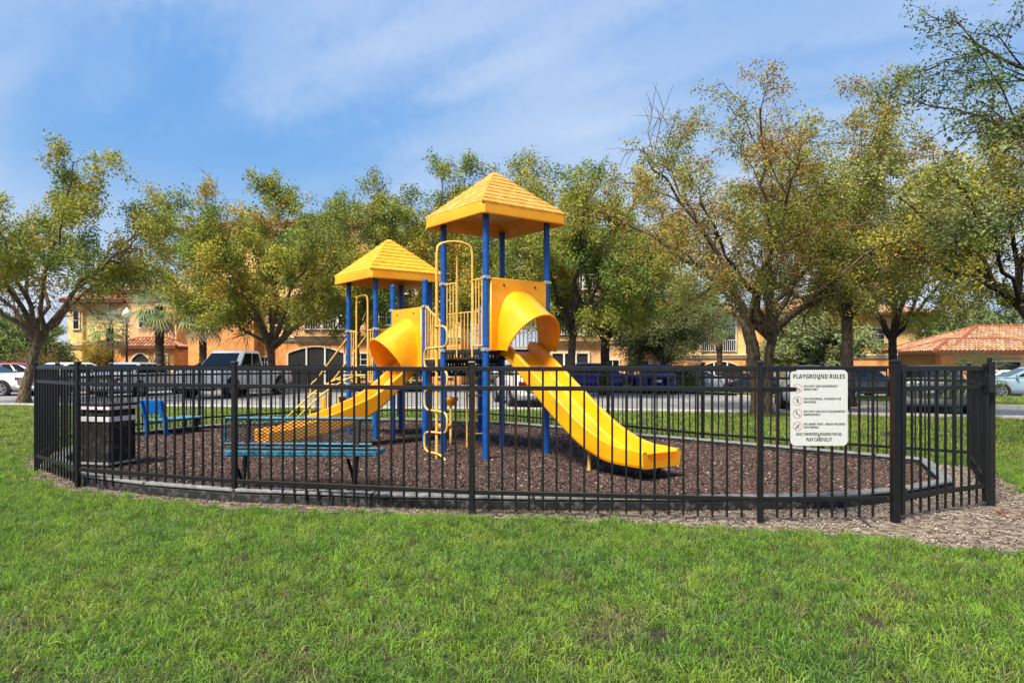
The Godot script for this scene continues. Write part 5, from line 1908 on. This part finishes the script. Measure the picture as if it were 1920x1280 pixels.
# k: at, trunk (radius), fork (height), lean (Vector3), mid (crown middle, from the foot), size (crown half axes), limbs, boughs, twigs, per (sprigs per twig), tones, leaf (sprig kind), scale, bark, seed, bare (share of twigs without leaves), fork2 (a second stem)
func tree(called: String, label: String, k: Dictionary, group := ""):
	var r := RandomNumberGenerator.new()
	r.seed = k.seed
	var rl := RandomNumberGenerator.new()   # leaves draw on numbers of their own
	rl.seed = int(k.seed) + 5000
	var o := thing(called, label, "tree", k.at, 0.0, group)
	var fork: float = k.fork
	var lean: Vector3 = k.get("lean", Vector3.ZERO)
	var mid: Vector3 = k.mid
	var sz: Vector3 = k.size
	var bark: Material = k.get("bark", M.bark)
	var tr: float = k.trunk
	var top := Vector3(0, fork, 0) + lean
	var tl := bezier(Vector3(0, -0.12, 0), Vector3(lean.x * 0.25, fork * 0.55, lean.z * 0.25), top, 7, tr * 0.12, r)
	var rad := []
	for i in tl.size():
		var t := float(i) / (tl.size() - 1)
		rad.append(tr * (0.80 + 0.75 * exp(-t * 9.0) - 0.10 * t))
	var tb := MB.new()
	tb.tube(tl, rad, 12)
	part("trunk", tb, bark, o)
	var stems := [tl]
	if k.has("second"):
		var to: Vector3 = k.second
		var sl := bezier(Vector3(signf(to.x) * tr * 0.5, -0.12, 0.05), Vector3(to.x * 0.35, to.y * 0.5, to.z * 0.3), to, 7, tr * 0.10, r)
		var sb := MB.new()
		var srad := []
		for i in sl.size():
			var t := float(i) / (sl.size() - 1)
			srad.append(tr * (0.58 + 0.6 * exp(-t * 8.0) - 0.06 * t))
		sb.tube(sl, srad, 12)
		part("trunk", sb, bark, o)
		stems.append(sl)
	var fine_wood := MB.new()
	var places := []
	var tints := []
	var tones: Array = k.tones
	var limbs: int = k.limbs
	var az0 := r.randf() * TAU
	for i in limbs:
		var az := az0 + i * 2.399963 + r.randf_range(-0.25, 0.25)
		var up := lerpf(0.93, -0.36, (i + 0.5) / limbs) + r.randf_range(-0.08, 0.08)
		var ring := sqrt(maxf(0.05, 1.0 - up * up))
		var goal := mid + Vector3(cos(az) * ring * sz.x, up * sz.y, sin(az) * ring * sz.z) * 0.84
		var start := point_on(stems[i % stems.size()], r.randf_range(0.86, 0.99))
		var knee := start.lerp(goal, 0.42) + Vector3.UP * (goal - start).length() * r.randf_range(0.02, 0.16)
		var ll := bezier(start - (knee - start).normalized() * tr * 0.4, knee, goal, 9, (goal - start).length() * 0.022, r)
		var lr := tr * r.randf_range(0.40, 0.58)
		var lb := MB.new()
		lb.tube(ll, tapered(ll, lr, 0.016), 8)
		part("limb", lb, bark, o)
		for j in int(k.boughs):
			var t := lerpf(0.26, 1.0, (j + r.randf()) / k.boughs)
			var p := point_on(ll, t)
			var away := (p - (mid - Vector3.UP * sz.y * 0.45)).normalized()
			var d := (away * 0.75 + Vector3(r.randf_range(-1, 1), r.randf_range(-0.55, 0.8), r.randf_range(-1, 1))).normalized()
			var l := minf(sz.x, sz.y) * r.randf_range(0.26, 0.50)
			var q := p + d * l
			# keep the bough inside the crown
			var e := (q - mid) / sz
			if e.length() > 1.0: q = mid + (q - mid) / e.length()
			var bl := bezier(p, p.lerp(q, 0.5) + Vector3.UP * l * 0.10, q, 4, l * 0.05, r)
			fine_wood.tube(bl, tapered(bl, maxf(0.016, lr * 0.32 * (1.2 - t)), 0.008), 5, false)
			var clump: Color = tones[r.randi() % tones.size()]
			var high := clampf((q.y - mid.y) / sz.y * 0.5 + 0.5, 0, 1)
			var bare_here := r.randf() < float(k.get("bare", 0.0)) * (0.4 + 1.2 * high)
			for m in int(k.twigs):
				var tt := lerpf(0.30, 1.0, (m + r.randf()) / k.twigs)
				var a := point_on(bl, tt)
				var td := (d * 0.7 + Vector3(r.randf_range(-1, 1), r.randf_range(-0.7, 0.9), r.randf_range(-1, 1))).normalized()
				var tlen := r.randf_range(0.4, 1.1) * float(k.get("twig", 1.0))
				var c := a + td * tlen - Vector3.UP * tlen * 0.30
				fine_wood.tube([a, a.lerp(c, 0.5) + Vector3.UP * tlen * 0.06, c], [0.008, 0.006, 0.003], 4, false)
				if bare_here and rl.randf() < 0.85: continue
				for s in int(k.per):
					var at := a.lerp(c, lerpf(0.25, 1.05, (s + rl.randf()) / k.per)) + Vector3(rl.randf_range(-1, 1), rl.randf_range(-1, 1), rl.randf_range(-1, 1)) * 0.10
					if at.y < float(k.get("low", 2.4)) + rl.randf_range(-0.35, 0.35): continue
					var g := rl.randf_range(0.8, 1.3) * float(k.scale)
					places.append(Transform3D(Basis.from_euler(Vector3(rl.randf_range(-0.7, 0.7), rl.randf() * TAU, rl.randf_range(-0.7, 0.7))).scaled(Vector3.ONE * g), at))
					var tone: Color = tones[rl.randi() % tones.size()] if rl.randf() < 0.18 else clump
					tints.append(tone * rl.randf_range(0.72, 1.3))
	tag(part("twigs", fine_wood, bark, o), "", "", "", "stuff")
	scatter("crown", sprigs[k.leaf], M.leaf, o, places, tints)
	return o

func palm(label: String, at: Vector3, high: float, r0: float, fronds: int, long: float, tones: Array, sd: int, group := "", dead := 0):
	var r := RandomNumberGenerator.new()
	r.seed = sd
	var o := thing("palm_tree", label, "palm tree", at, r.randf() * TAU, group)
	var tb := MB.new()
	var prof := []
	var n := int(high / 0.16)
	for i in n + 1:
		var y := high * i / n
		prof.append(Vector2(r0 * (1.0 + 0.25 * exp(-y * 3.0)) * (1.05 if i % 2 == 0 else 0.93), y - 0.05))
	tb.lathe(prof, 10)
	part("trunk", tb, M.dark_bark, o)
	# a few fan fronds: a stalk and pleated, drooping fingers
	var shapes := []
	for v in 3:
		var b := MB.new()
		var fingers := 15
		b.tube([Vector3.ZERO, Vector3(0, 0.10, -0.30) * long, Vector3(0, 0.10, -0.50) * long], 0.012, 5, false)
		for i in fingers:
			var a := lerpf(-1.75, 1.75, i / (fingers - 1.0)) + r.randf_range(-0.05, 0.05)
			var l := long * (0.62 - 0.10 * absf(a)) * r.randf_range(0.9, 1.1)
			var root := Vector3(0, 0.10, -0.46) * long
			var d := Vector3(sin(a), 0, -cos(a))
			var side := Vector3(cos(a), 0.45, sin(a)).normalized() * long * 0.021
			var m1 := root + d * l * 0.5 + Vector3.UP * l * 0.02
			var tip := root + d * l * 0.92 - Vector3.UP * l * r.randf_range(0.22, 0.50)
			var nn := Vector3(0, 1, 0)
			b.tri(root, m1 - side, m1 + side, nn, nn, nn)
			b.tri(m1 - side, m1 + side, tip, nn, nn, nn)
		shapes.append(b.mesh())
	for i in fronds + dead:
		var t := float(i) / fronds
		var az := i * 2.399963 + r.randf_range(-0.2, 0.2)
		var pitch := lerpf(1.15, -0.75, pow(minf(t, 1.0), 0.9)) if i < fronds else r.randf_range(-1.2, -0.85)
		var basis := Basis(Vector3.UP, az) * Basis(Vector3.RIGHT, pitch)
		var c: Color = tones[r.randi() % tones.size()]
		if i >= fronds: c = Color(0.27, 0.19, 0.09)
		part("frond", shapes[r.randi() % 3], leaf_paint(c), o, Transform3D(basis.scaled(Vector3.ONE * r.randf_range(0.85, 1.1)), Vector3(0, high - 0.05 - 0.2 * t, 0)))

var leaf_paints := {}

func leaf_paint(c: Color) -> StandardMaterial3D:
	if not leaf_paints.has(c):
		var m := plain(c.linear_to_srgb(), 0.75)
		m.backlight_enabled = true
		m.backlight = Color(0.6, 0.6, 0.6)
		leaf_paints[c] = m
	return leaf_paints[c]

func shrub(called: String, label: String, at: Vector3, size: Vector3, count: int, leaf: String, scale: float, tones: Array, sd: int, group := ""):
	var r := RandomNumberGenerator.new()
	r.seed = sd
	var o := thing(called, label, "shrub", at, 0.0, group)
	var st := MB.new()
	var places := []
	var tints := []
	for i in 16:
		var a := r.randf() * TAU
		var e := Vector3(cos(a) * size.x * r.randf_range(0.2, 0.85), size.y * r.randf_range(0.6, 0.95), sin(a) * size.z * r.randf_range(0.2, 0.85))
		st.tube([Vector3(e.x * 0.08, -0.05, e.z * 0.08), e * Vector3(0.4, 0.55, 0.4), e], [0.022, 0.015, 0.006], 5)
		var c: Color = tones[r.randi() % tones.size()]
		for j in int(count / 16.0):
			var t := r.randf_range(0.35, 1.05)
			var p: Vector3 = e * t + Vector3(r.randf_range(-1, 1) * size.x, r.randf_range(-1, 1) * size.y * 0.5, r.randf_range(-1, 1) * size.z) * 0.24
			if p.y < 0.1: p.y = 0.1 + r.randf() * 0.2
			places.append(Transform3D(Basis.from_euler(Vector3(r.randf_range(-1, 1), r.randf() * TAU, r.randf_range(-1, 1))).scaled(Vector3.ONE * scale * r.randf_range(0.8, 1.2)), p))
			tints.append(c * r.randf_range(0.75, 1.3))
	part("stems", st, M.dark_bark, o)
	scatter("foliage", sprigs[leaf], M.leaf, o, places, tints)

func build_trees():
	var r := RandomNumberGenerator.new()
	r.seed = 6
	sprigs.elm = sprig(20, 0.088, 0.042, 0.40, r, 0.45)
	sprigs.fine = sprig(20, 0.105, 0.032, 0.44, r)
	sprigs.oak = sprig(14, 0.075, 0.032, 0.27, r, 0.1)
	sprigs.broad = sprig(15, 0.17, 0.085, 0.55, r)
	var olive := [Color(0.347, 0.311, 0.036), Color(0.254, 0.283, 0.037), Color(0.427, 0.319, 0.045), Color(0.173, 0.228, 0.036), Color(0.387, 0.365, 0.042)]
	var green := [Color(0.185, 0.245, 0.040), Color(0.136, 0.196, 0.037), Color(0.271, 0.295, 0.043), Color(0.346, 0.314, 0.046), Color(0.221, 0.256, 0.037)]
	var rusty := [Color(0.300, 0.265, 0.044), Color(0.250, 0.255, 0.046), Color(0.330, 0.245, 0.050), Color(0.200, 0.230, 0.042), Color(0.270, 0.279, 0.050), Color(0.340, 0.221, 0.055)]
	var deep := [Color(0.101, 0.154, 0.035), Color(0.123, 0.186, 0.042), Color(0.155, 0.207, 0.045), Color(0.078, 0.124, 0.033)]
	var grey := [Color(0.240, 0.273, 0.109), Color(0.185, 0.230, 0.090), Color(0.295, 0.326, 0.134), Color(0.158, 0.196, 0.070)]
	var lot := "shade trees round the parking lot"
	tree("shade_tree", "broad olive-green shade tree with a forked pale trunk on the grass at far left", {"at": on(-16.5, 24.3), "trunk": 0.20, "fork": 2.25, "lean": Vector3(0.55, 0, 0), "mid": Vector3(0.3, 5.8, 0), "size": Vector3(5.20, 2.99, 4.62), "limbs": 11, "boughs": 13, "twigs": 6, "per": 5, "tones": olive + green, "leaf": "elm", "scale": 1.20, "low": 3.9, "seed": 101})
	tree("shade_tree", "olive-green shade tree rising just behind the pickup truck", {"at": on(-11.2, 34), "trunk": 0.22, "fork": 2.2, "lean": Vector3(-0.3, 0, 0), "mid": Vector3(0.9, 6.0, 0), "size": Vector3(6.38, 4.22, 4.62), "limbs": 12, "boughs": 14, "twigs": 6, "per": 5, "tones": green + olive, "leaf": "elm", "scale": 1.39, "low": 3.1, "seed": 102}, lot)
	tree("shade_tree", "thin bare-topped tree between the two left trees, twigs against the sky", {"at": on(-18.4, 43), "trunk": 0.15, "fork": 4.0, "mid": Vector3(0.2, 9.3, 0), "size": Vector3(2.62, 4.43, 2.20), "limbs": 6, "boughs": 8, "twigs": 6, "per": 2, "tones": olive, "leaf": "elm", "scale": 1.15, "bare": 1.0, "seed": 103}, lot)
	tree("shade_tree", "green tree behind the low tower's roof, left of its peak", {"at": on(-8.2, 38), "trunk": 0.2, "fork": 3.0, "mid": Vector3(0, 6.6, 0), "size": Vector3(3.88, 4.12, 3.52), "limbs": 7, "boughs": 11, "twigs": 6, "per": 5, "tones": green + grey, "leaf": "elm", "scale": 1.39, "low": 2.8, "seed": 104}, lot)
	tree("shade_tree", "olive tree rising between the two play towers", {"at": on(-4.1, 34), "trunk": 0.2, "fork": 2.8, "mid": Vector3(0, 6.6, 0), "size": Vector3(3.53, 4.33, 3.30), "limbs": 8, "boughs": 11, "twigs": 6, "per": 5, "tones": green + olive, "leaf": "elm", "scale": 1.34, "low": 2.6, "seed": 105}, lot)
	tree("shade_tree", "tall olive tree directly behind the tall tower's roof", {"at": on(-0.6, 33), "trunk": 0.21, "fork": 2.8, "mid": Vector3(0.1, 7.2, 0), "size": Vector3(3.42, 4.12, 3.30), "limbs": 8, "boughs": 11, "twigs": 6, "per": 5, "tones": olive, "leaf": "elm", "scale": 1.34, "low": 2.6, "seed": 106}, lot)
	tree("shade_tree", "dark green tree with a dark trunk just right of the tall tower", {"at": on(2.25, 27.6), "trunk": 0.20, "fork": 2.6, "lean": Vector3(0.1, 0, 0), "mid": Vector3(0.2, 5.6, 0), "size": Vector3(2.85, 3.60, 2.86), "limbs": 8, "boughs": 12, "twigs": 6, "per": 5, "tones": green, "leaf": "elm", "scale": 1.20, "bark": M.dark_bark, "low": 2.5, "seed": 107}, lot)
	tree("shade_tree", "green tree with a thick upright trunk, second right of the tall tower", {"at": on(4.0, 31), "trunk": 0.26, "fork": 2.5, "mid": Vector3(0.4, 6.0, 0), "size": Vector3(3.42, 3.50, 3.30), "limbs": 8, "boughs": 11, "twigs": 6, "per": 5, "tones": green + olive, "leaf": "elm", "scale": 1.30, "bark": M.dark_bark, "low": 2.9, "seed": 108}, lot)
	tree("silver_oak", "low grey-green tree with several trunks, left of the big forked tree", {"at": on(8.1, 38.5), "trunk": 0.17, "fork": 1.7, "mid": Vector3(0.1, 3.9, 0), "size": Vector3(3.08, 3.09, 2.75), "limbs": 10, "boughs": 13, "twigs": 9, "per": 6, "tones": grey, "leaf": "fine", "scale": 1.20, "bark": M.dark_bark, "low": 1.0, "seed": 109})
	tree("big_forked_tree", "big yellow-olive tree with a thick forked trunk behind the right half of the fence", {"at": on(6.45, 18.6), "trunk": 0.225, "fork": 2.45, "lean": Vector3(-0.38, 0, 0), "second": Vector3(0.28, 2.3, 0.1), "mid": Vector3(-0.7, 5.1, 0), "size": Vector3(4.45, 3.40, 3.85), "limbs": 12, "boughs": 14, "twigs": 6, "per": 5, "tones": rusty, "leaf": "elm", "scale": 0.84, "bare": 0.45, "low": 2.8, "seed": 110})
	tree("shade_tree", "tall yellow-green tree with a dark trunk behind the rules sign", {"at": on(10.4, 22.3), "trunk": 0.22, "fork": 3.0, "mid": Vector3(0.1, 6.2, 0), "size": Vector3(3.31, 4.22, 3.19), "limbs": 9, "boughs": 12, "twigs": 6, "per": 5, "tones": rusty, "leaf": "elm", "scale": 1.06, "bark": M.dark_bark, "bare": 0.25, "low": 2.7, "seed": 111})
	tree("shade_tree", "olive tree farther back, between the sign and the gate post", {"at": on(14.3, 27), "trunk": 0.2, "fork": 2.6, "mid": Vector3(0.6, 5.9, 0), "size": Vector3(3.88, 4.02, 3.30), "limbs": 8, "boughs": 12, "twigs": 6, "per": 5, "tones": olive + rusty, "leaf": "elm", "scale": 1.20, "bark": M.dark_bark, "bare": 0.2, "low": 2.6, "seed": 112}, lot)
	tree("leaning_tree", "leaning tree at the right edge with a bare diagonal trunk", {"at": on(13.1, 16.8), "trunk": 0.16, "fork": 2.9, "lean": Vector3(-1.35, 0, 0), "mid": Vector3(-2.1, 4.7, 0), "size": Vector3(3.08, 2.78, 2.64), "limbs": 8, "boughs": 11, "twigs": 6, "per": 5, "tones": olive + grey, "leaf": "elm", "scale": 0.91, "bark": M.dark_bark, "bare": 0.15, "low": 2.9, "seed": 113})
	tree("oak_tree", "dark small-leaved oak overhanging the top right corner", {"at": W(10.7, 9.9), "trunk": 0.26, "fork": 2.2, "mid": Vector3(-0.85, 5.5, -0.3), "size": Vector3(4.22, 2.99, 3.30), "limbs": 11, "boughs": 15, "twigs": 6, "per": 5, "tones": deep + [Color(0.09, 0.12, 0.04), Color(0.13, 0.14, 0.05)], "leaf": "oak", "scale": 0.82, "twig": 0.75, "bark": M.dark_bark, "low": 3.3, "seed": 114})
	# the belt of trees behind everything
	var far := "trees far behind the buildings"
	var spots := [[-41, 58, 5.5, 4.0, "dark green tree beyond the left edge of the wing"], [-34.5, 50, 4.0, 3.2, "dark green tree at far left, behind the forked trunk"], [-29.0, 70, 9.0, 3.5, "tall green tree whose top shows over the left wing"], [27.0, 64, 6.5, 4.5, "dark tree behind the gate's left post"], [33.5, 60, 6.6, 4.6, "dark tree behind the clubhouse roof's left end"], [40.5, 62, 7.2, 5.0, "dark tree behind the clubhouse roof's peak"], [48.0, 60, 8.0, 5.0, "dark tree behind the clubhouse at the right edge"], [21.0, 50, 6.0, 3.6, "grey-green tree before the two-storey block's right end"]]
	for i in spots.size():
		var s: Array = spots[i]
		tree("background_tree", s[4], {"at": on(s[0], s[1]), "trunk": 0.22, "fork": s[2] * 0.26, "mid": Vector3(0, s[2] * 0.58, 0), "size": Vector3(s[3], s[2] * 0.46, s[3]), "limbs": 8, "boughs": 11, "twigs": 6, "per": 5, "tones": deep + grey if i < 7 else grey, "leaf": "broad", "scale": 1.15, "bark": M.dark_bark, "low": 0.8, "seed": 120 + i}, far)
	# palms
	var pg := [Color(0.098, 0.165, 0.035), Color(0.135, 0.203, 0.040), Color(0.180, 0.225, 0.050)]
	palm("palm with a thick trunk left of the pickup truck", on(-19.6, 40), 4.6, 0.24, 34, 1.9, pg, 1, "palms before the apartment buildings", 10)
	palm("palm behind the pickup truck's windscreen", on(-17.4, 40.5), 4.2, 0.21, 34, 1.8, pg, 2, "palms before the apartment buildings", 8)
	palm("short palm behind the yellow shrub", on(-24.6, 44), 3.6, 0.22, 28, 1.7, pg, 3, "palms before the apartment buildings", 6)
	palm("slim palm before the small awning", on(7.3, 44), 5.6, 0.19, 26, 1.5, pg, 4, "palms before the apartment buildings", 4)
	palm("palm before the balcony, left of the big forked trunk", on(15.0, 52), 4.6, 0.20, 28, 1.6, pg, 5, "palms before the apartment buildings", 4)
	palm("slim palm trunk above the rules sign", on(23.6, 55), 5.6, 0.22, 26, 1.5, pg, 6, "palms before the apartment buildings", 4)
	palm("low palm bush below the grey-green tree", on(11.0, 43), 1.1, 0.16, 22, 1.3, pg, 7, "palms before the apartment buildings")
	palm("small bright yellow-green palm beside the gate's latch post", on(11.5, 17.9), 1.05, 0.055, 18, 0.95, [Color(0.20, 0.30, 0.035), Color(0.26, 0.34, 0.05), Color(0.16, 0.25, 0.03)], 8)
	# shrubs and the hedge
	shrub("yellow_shrub", "golden yellow twiggy shrub in front of the left wing", on(-25.0, 43.5), Vector3(1.9, 2.9, 1.4), 420, "fine", 1.1, [Color(0.30, 0.21, 0.02), Color(0.36, 0.26, 0.03), Color(0.20, 0.17, 0.03)], 31)
	shrub("brown_shrub", "brownish shrub between the forked trunk and the left wing", on(-30.3, 46), Vector3(2.0, 2.4, 1.4), 360, "fine", 1.2, [Color(0.20, 0.15, 0.05), Color(0.15, 0.13, 0.04)], 32)
	shrub("bare_shrub", "sparse reddish shrub right of the lamp post", on(-21.4, 44.5), Vector3(1.4, 2.2, 1.1), 130, "fine", 1.0, [Color(0.22, 0.15, 0.07), Color(0.18, 0.15, 0.05)], 33)
	shrub("round_shrub", "round green shrub beside the foot of the big forked tree's trunk", on(18.0, 49), Vector3(1.3, 1.9, 1.1), 260, "fine", 1.1, grey, 34)
	var h := thing("hedge", "clipped dark green box hedge far across the lot, right of the blue cars", "hedge", on(8.6, 38.2))
	var places := []
	var tints := []
	var core := MB.new()
	core.slab(Vector3(1.75, 1.0, 0.8), Vector3(0, 0.52, 0), 0.05)
	for i in 900:
		var p := Vector3(r.randf_range(-0.98, 0.98), r.randf_range(0.12, 1.14), r.randf_range(-0.5, 0.5))
		var ax := r.randi() % 3
		if ax == 0: p.z = 0.46 * (1.0 if r.randf() < 0.8 else -1.0)
		elif ax == 1: p.y = 1.08
		else: p.x = 0.93 * (1.0 if r.randf() < 0.5 else -1.0)
		places.append(Transform3D(Basis.from_euler(Vector3(r.randf() * 3.0, r.randf() * TAU, 0)).scaled(Vector3.ONE * 0.7), p))
		tints.append(deep[r.randi() % 4] * r.randf_range(0.7, 1.2))
	part("core", core, leaf_paint(Color(0.07, 0.105, 0.032)), h)
	scatter("foliage", sprigs.fine, M.leaf, h, places, tints)
	# the lamp post
	var lp := thing("lamp_post", "black lamp post with a white globe in front of the left wing", "lamp post", on(-24.1, 45))
	var b := MB.new()
	b.lathe([Vector2(0.0, -0.05), Vector2(0.16, -0.05), Vector2(0.15, 0.35), Vector2(0.075, 0.5), Vector2(0.055, 3.9), Vector2(0.12, 3.98), Vector2(0.15, 4.1), Vector2(0, 4.1)], 12)
	part("pole", b, M.fence, lp)
	var gl := MB.new()
	gl.lathe([Vector2(0.13, 4.1), Vector2(0.25, 4.3), Vector2(0.27, 4.5), Vector2(0.20, 4.68), Vector2(0.10, 4.78), Vector2(0.03, 4.9), Vector2(0, 4.92)], 14)
	part("globe", gl, M.lamp_glass, lp)
